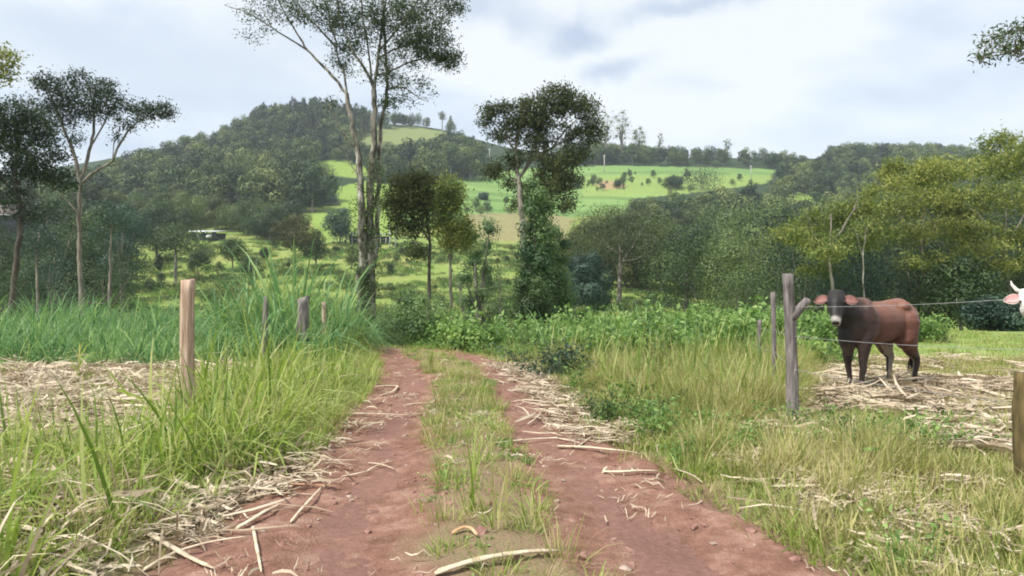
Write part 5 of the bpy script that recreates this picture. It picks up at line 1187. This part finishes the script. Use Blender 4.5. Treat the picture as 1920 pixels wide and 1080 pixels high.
STONES = []
for k in range(4):
    r = np.random.default_rng(800 + k); bm = bmesh.new(); bmesh.ops.create_icosphere(bm, subdivisions=2, radius=.02)
    for v in bm.verts: v.co = v.co * (1 + .25 * mnoise.noise(v.co * 60 + Vector((k, 0, 0)))); v.co.z *= .55
    me = bpy.data.meshes.new('pebble'); bm.to_mesh(me); bm.free(); me.materials.append(rough_mat('pebble_stone', (.20, .13, .10), (.44, .34, .28), 20)); STONES.append(bpy.data.objects.new('pebble', me))
xy = field_xy(900, -3, 2.3, 2.7, 12, lambda x, y, r: (off_left(x, y) < .3) & (off_right(x, y) < .3) & (r.uniform(size=len(x)) < .35), 801)
scatter('pebbles', 'small stones pressed into the red earth of the track', STONES, xy, np.random.default_rng(26).gamma(2, .35, len(xy)), 802, .3, pts3=np.stack([xy[:, 0], xy[:, 1], track_z(xy[:, 0], xy[:, 1])], -1))
# single cane stalks one can point at
def ray_ground(px, py, on_track=True):
    y = EYE * FOC / (py - CY)
    for _ in range(6):
        x = (px - CX) / FOC * y; z = max(h1(x, y), float(track_z(np.array([x]), np.array([y]))[0]) if (off_left(x, y) < 0 and off_right(x, y) < 0) else -9)
        y = (EYE - z) * FOC / (py - CY)
    return np.array([(px - CX) / FOC * y, y, z])
STALK = rough_mat('dry_cane', (.42, .33, .22), (.66, .56, .42), 14, .7, None, .3, (1, 1, 1)); STALK_O = rough_mat('orange_dry_leaf', (.42, .22, .11), (.60, .38, .22), 10, .7)
SG_ = 'dry cane stalks lying about the track'
def stalk(label, pix_pts, w, mat=STALK, lift=.03, name='cane_stalk', cat='cane stalk', group=SG_):
    pts = np.array([ray_ground(a, b) for a, b in pix_pts]); pts[:, 2] += w * .3 + lift * np.linspace(.2, 1, len(pts)) * .5
    k = 12; seg = np.concatenate([[0], np.cumsum(np.linalg.norm(np.diff(pts, axis=0), axis=1))]); tt = np.linspace(0, seg[-1], k)
    pp = _hermite(seg, pts, tt) if len(pts) > 2 else np.stack([np.interp(tt, seg, pts[:, i]) for i in range(3)], -1)
    pp[:, 2] += np.sin(np.linspace(0, np.pi, k)) * .02
    c = pp[0].copy(); rad = w / 2 * np.interp(tt / seg[-1], [0, .1, .5, .9, 1], [.5, 1, .95, .7, .25]) * (1 + .12 * np.sin(np.arange(k) * 2.1))
    mb = MB(); tube(mb, pp - c, rad, 8, True, .5, .45); o = ob(name, mb.mesh(name, mat, True), None, c); tag(o, label, cat, group)
stalk('thick pale stalk lying across the middle strip at the bottom edge', [(815, 1082), (900, 1062), (980, 1050), (1052, 1042)], .048)
stalk('long pale stalk slanting down in the near left corner', [(240, 982), (300, 1025), (345, 1052), (400, 1075)], .040)
stalk('long thin stalk crossing the slanting one near the left corner', [(268, 1074), (340, 1042), (400, 1026), (470, 1012)], .026)
stalk('stout pale stalk pointing up right beside the left edge of the track', [(442, 996), (475, 982), (510, 962), (528, 950)], .035)
stalk('thin stalk standing out onto the left rut, bent at its tip', [(545, 982), (575, 952), (597, 926), (602, 918)], .020)
stalk('short upright pale strip pointing at the bottom edge', [(474, 990), (480, 1030), (490, 1080)], .020)
stalk('long orange tinged dead leaf on the left verge', [(372, 893), (430, 898), (500, 905), (560, 916), (640, 918)], .026, STALK_O)
stalk('thin curved straw below the orange tinged dead leaf', [(300, 935), (370, 940), (420, 960), (440, 982)], .014)
stalk('thin arched straw reaching from the left verge to the track', [(380, 965), (450, 942), (520, 932), (600, 933)], .014)
stalk('straight pale stalk across the right rut', [(1045, 840), (1100, 846), (1160, 852), (1208, 858)], .040)
stalk('short blunt stalk lying flat below the straight stalk of the right rut', [(1130, 888), (1170, 893), (1235, 889)], .036)
stalk('tiny hooked piece beside the blunt stalk of the right rut', [(1130, 890), (1138, 883), (1143, 881)], .02)
stalk('long thin stalk lying across both ruts beyond the weeds', [(920, 834), (980, 831), (1040, 828), (1100, 830)], .024)
stalk('pale stalk across the left rut', [(618, 778), (700, 781), (760, 783), (800, 777)], .030)
stalk('bent pale straw at the inner side of the far left verge', [(700, 726), (745, 727), (738, 738), (712, 745)], .035)
stalk('thin straw across the left rut behind the pale stalk', [(756, 763), (790, 760), (810, 759)], .02)
stalk('first of the thin straws crossed in the left rut', [(690, 870), (715, 878), (740, 884)], .014)
stalk('second of the thin straws crossed in the left rut, sloping the other way', [(688, 886), (712, 878), (738, 868)], .016)
stalk('wavy straw below the crossed straws of the left rut', [(640, 896), (668, 896), (700, 886)], .018)
stalk('curled brown dead leaf on the middle strip', [(848, 1004), (866, 999), (884, 1003), (895, 1012)], .03, STALK_O)
stalk('right hand thin stalk lying in the near right grass', [(1258, 886), (1290, 915), (1318, 948)], .014, lift=.3)
stalk('pale curved cane leaf arching in the right verge', [(1482, 840), (1510, 868), (1540, 885), (1575, 888)], .018, lift=.2)
stalk('shorter pale cane leaf inside the curved one in the right verge', [(1518, 845), (1535, 868), (1556, 884)], .016, lift=.2)
stalk('pale bent straw low at the right beyond the verge', [(1636, 975), (1660, 1000), (1696, 1022)], .02, lift=.1)
stalk('pale stick in the straw just right of the brown cow hooves', [(1716, 708), (1740, 706), (1758, 703)], .05, lift=.1)
stalk('pale stick in the pasture right of the brown cow', [(1768, 748), (1800, 742), (1834, 738)], .06, lift=.1)
stalk('pale straight stalk in the straw below the cow', [(1708, 766), (1730, 772), (1752, 777)], .03, lift=.06)

# a few individual grass plants on the middle strip
def shoot(label, px, py, ht, n, seed, name='grass_shoot', mat='grass_dry', w=.014, lean=(.02, .3), curl=(.0, .6), cat='grass plant'):
    g = ray_ground(px, py); r = np.random.default_rng(seed); mb = MB(); base = r.normal(0, .02, (n, 3)) * [1, 1, 0]
    blades(mb, base, r.uniform(.55, 1, n) * ht, np.full(n, w), r.uniform(*lean, n), r.uniform(*curl, n), r, 5, r.uniform(.2, .7, n))
    o = ob(name, mb.mesh(name, LM[mat]), None, g); tag(o, label, cat, 'grass plants rooted on the middle strip of the track')
shoot('upright yellow green grass plant in the middle strip, the tallest one', 880, 960, .72, 9, 701, mat='grass_lit')
shoot('dry straw coloured grass plant right of the tallest one in the strip', 940, 990, .66, 6, 702)
shoot('small dry forked shoot at the left side of the middle strip', 786, 962, .17, 4, 703, lean=(.1, .6))
shoot('single thin dry stem at the right side of the middle strip', 996, 958, .16, 2, 704, w=.01)
shoot('leafy tuft of fresh grass at the far end of the strip', 808, 690, .45, 16, 705, mat='grass_lit', w=.02)
shoot('thin dry stem close to the left of the middle strip near the bottom', 818, 1050, .16, 2, 706, w=.01)
# tall single grass stems in front of the left posts
def stem(label, px, d, yt, seed, lean=.0, mat='grass_blue'):
    g = G(px, d); h = EYE - (yt - CY) / FOC * d - g[2]; mb = MB()
    dx = lean * h; tube(mb, [(0, 0, -.05), (dx * .3, 0, h * .4), (dx * .8, 0, h * .8), (dx, 0, h)], [.011, .009, .005, .002], 5, False, .7)
    r = np.random.default_rng(seed); n = 9; t_ = r.uniform(.25, .95, n); base = np.stack([dx * t_, 0 * t_, h * t_], -1)
    blades(mb, base, r.uniform(.3, .6, n), np.full(n, .02), r.uniform(.2, .5, n), r.uniform(.5, 1.6, n), r, 4, r.uniform(.4, 1, n))
    o = ob('cane_plant', mb.mesh('cane_plant', LM[mat]), None, g); tag(o, label, 'cane plant', 'tall single cane stems rising above the grass')
stem('tall cane stem straight up left of the grey pointed post', 462, 11.0, 486, 711, .02)
stem('tall cane stem leaning right across the grey pointed post', 478, 10.5, 500, 712, .14)
stem('cane stem left of the others with drooping blades', 446, 11.2, 520, 713, -.12)
stem('thin cane stem above the broad grey post', 552, 13.5, 470, 714, .0)
stem('cane stem between the broad grey post and the slim pale post', 590, 14.0, 505, 715, .06)
stem('cane stem leaning towards the tall half bare tree', 630, 15, 530, 716, .22)
stem('fresh shoot standing alone in the straw field at the left', 148, 11.0, 668, 717, .0, 'grass_lit')
# plants of the right verge that read singly
def plantobj(label, px, d, proto_, s, name, cat, seed, group=None):
    o = bpy.data.objects.new(name, proto_.data); C.objects.link(o); o.location = G(px, d); o.scale = (s, s, s); o.rotation_euler.z = seed; tag(o, label, cat, group)
plantobj('grey green bushy weed at the right edge of the track, first from the bend', 1062, 12.2, weed_proto('gw', LM['bluegreen'], 30, .55, .07, 40, 731, .35, .4), 1.15, 'bushy_weed', 'weed', .4)
plantobj('dark low bushy weed below the grey green one at the track edge', 1150, 8.2, weed_proto('gw', LM['dark'], 26, .38, .05, 30, 732, .35, .35), 1., 'bushy_weed', 'weed', 1.4)
plantobj('tall brownish weed with dark stems amid the dry grass', 1236, 10.6, weed_proto('gw', LM['brown'], 12, .95, .05, 26, 733, .4, .18), 1.05, 'dark_weed', 'weed', 2.4)
plantobj('bright leafy weed patch at the foot of the forked post', 1560, 7.2, weed_proto('gw', LM['weed'], 40, .32, .05, 24, 734, .5, .55), 1., 'leafy_weed', 'weed', .9)
plantobj('bright leafy weed patch right of the forked post foot', 1640, 7.0, weed_proto('gw', LM['weed'], 36, .28, .05, 24, 735, .5, .5), 1., 'leafy_weed', 'weed', 1.9)
plantobj('pale topped broad leaved weed left of the fence, above its neighbours', 1215, 15.5, weed_proto('gw', LM['pale'], 9, 1.25, .15, 16, 736, .5, .15), 1., 'tall_weed', 'weed', 2.9)

# ------------------------------------------------------------------ air
mb = MB(); boxmb(mb, (0, 790, 50), (4200, 1900, 190))
m, N, L = new_mat('haze'); v_ = N('ShaderNodeVolumePrincipled'); v_.inputs['Density'].default_value = .00032; v_.inputs['Color'].default_value = (.82, .92, 1, 1); v_.inputs['Anisotropy'].default_value = .2
o = N('ShaderNodeOutputMaterial'); L(v_.outputs[0], o.inputs['Volume'])
hz = ob('haze', mb.mesh('haze', m)); tag(hz, 'thin blue haze over the valley', None, None, 'stuff')
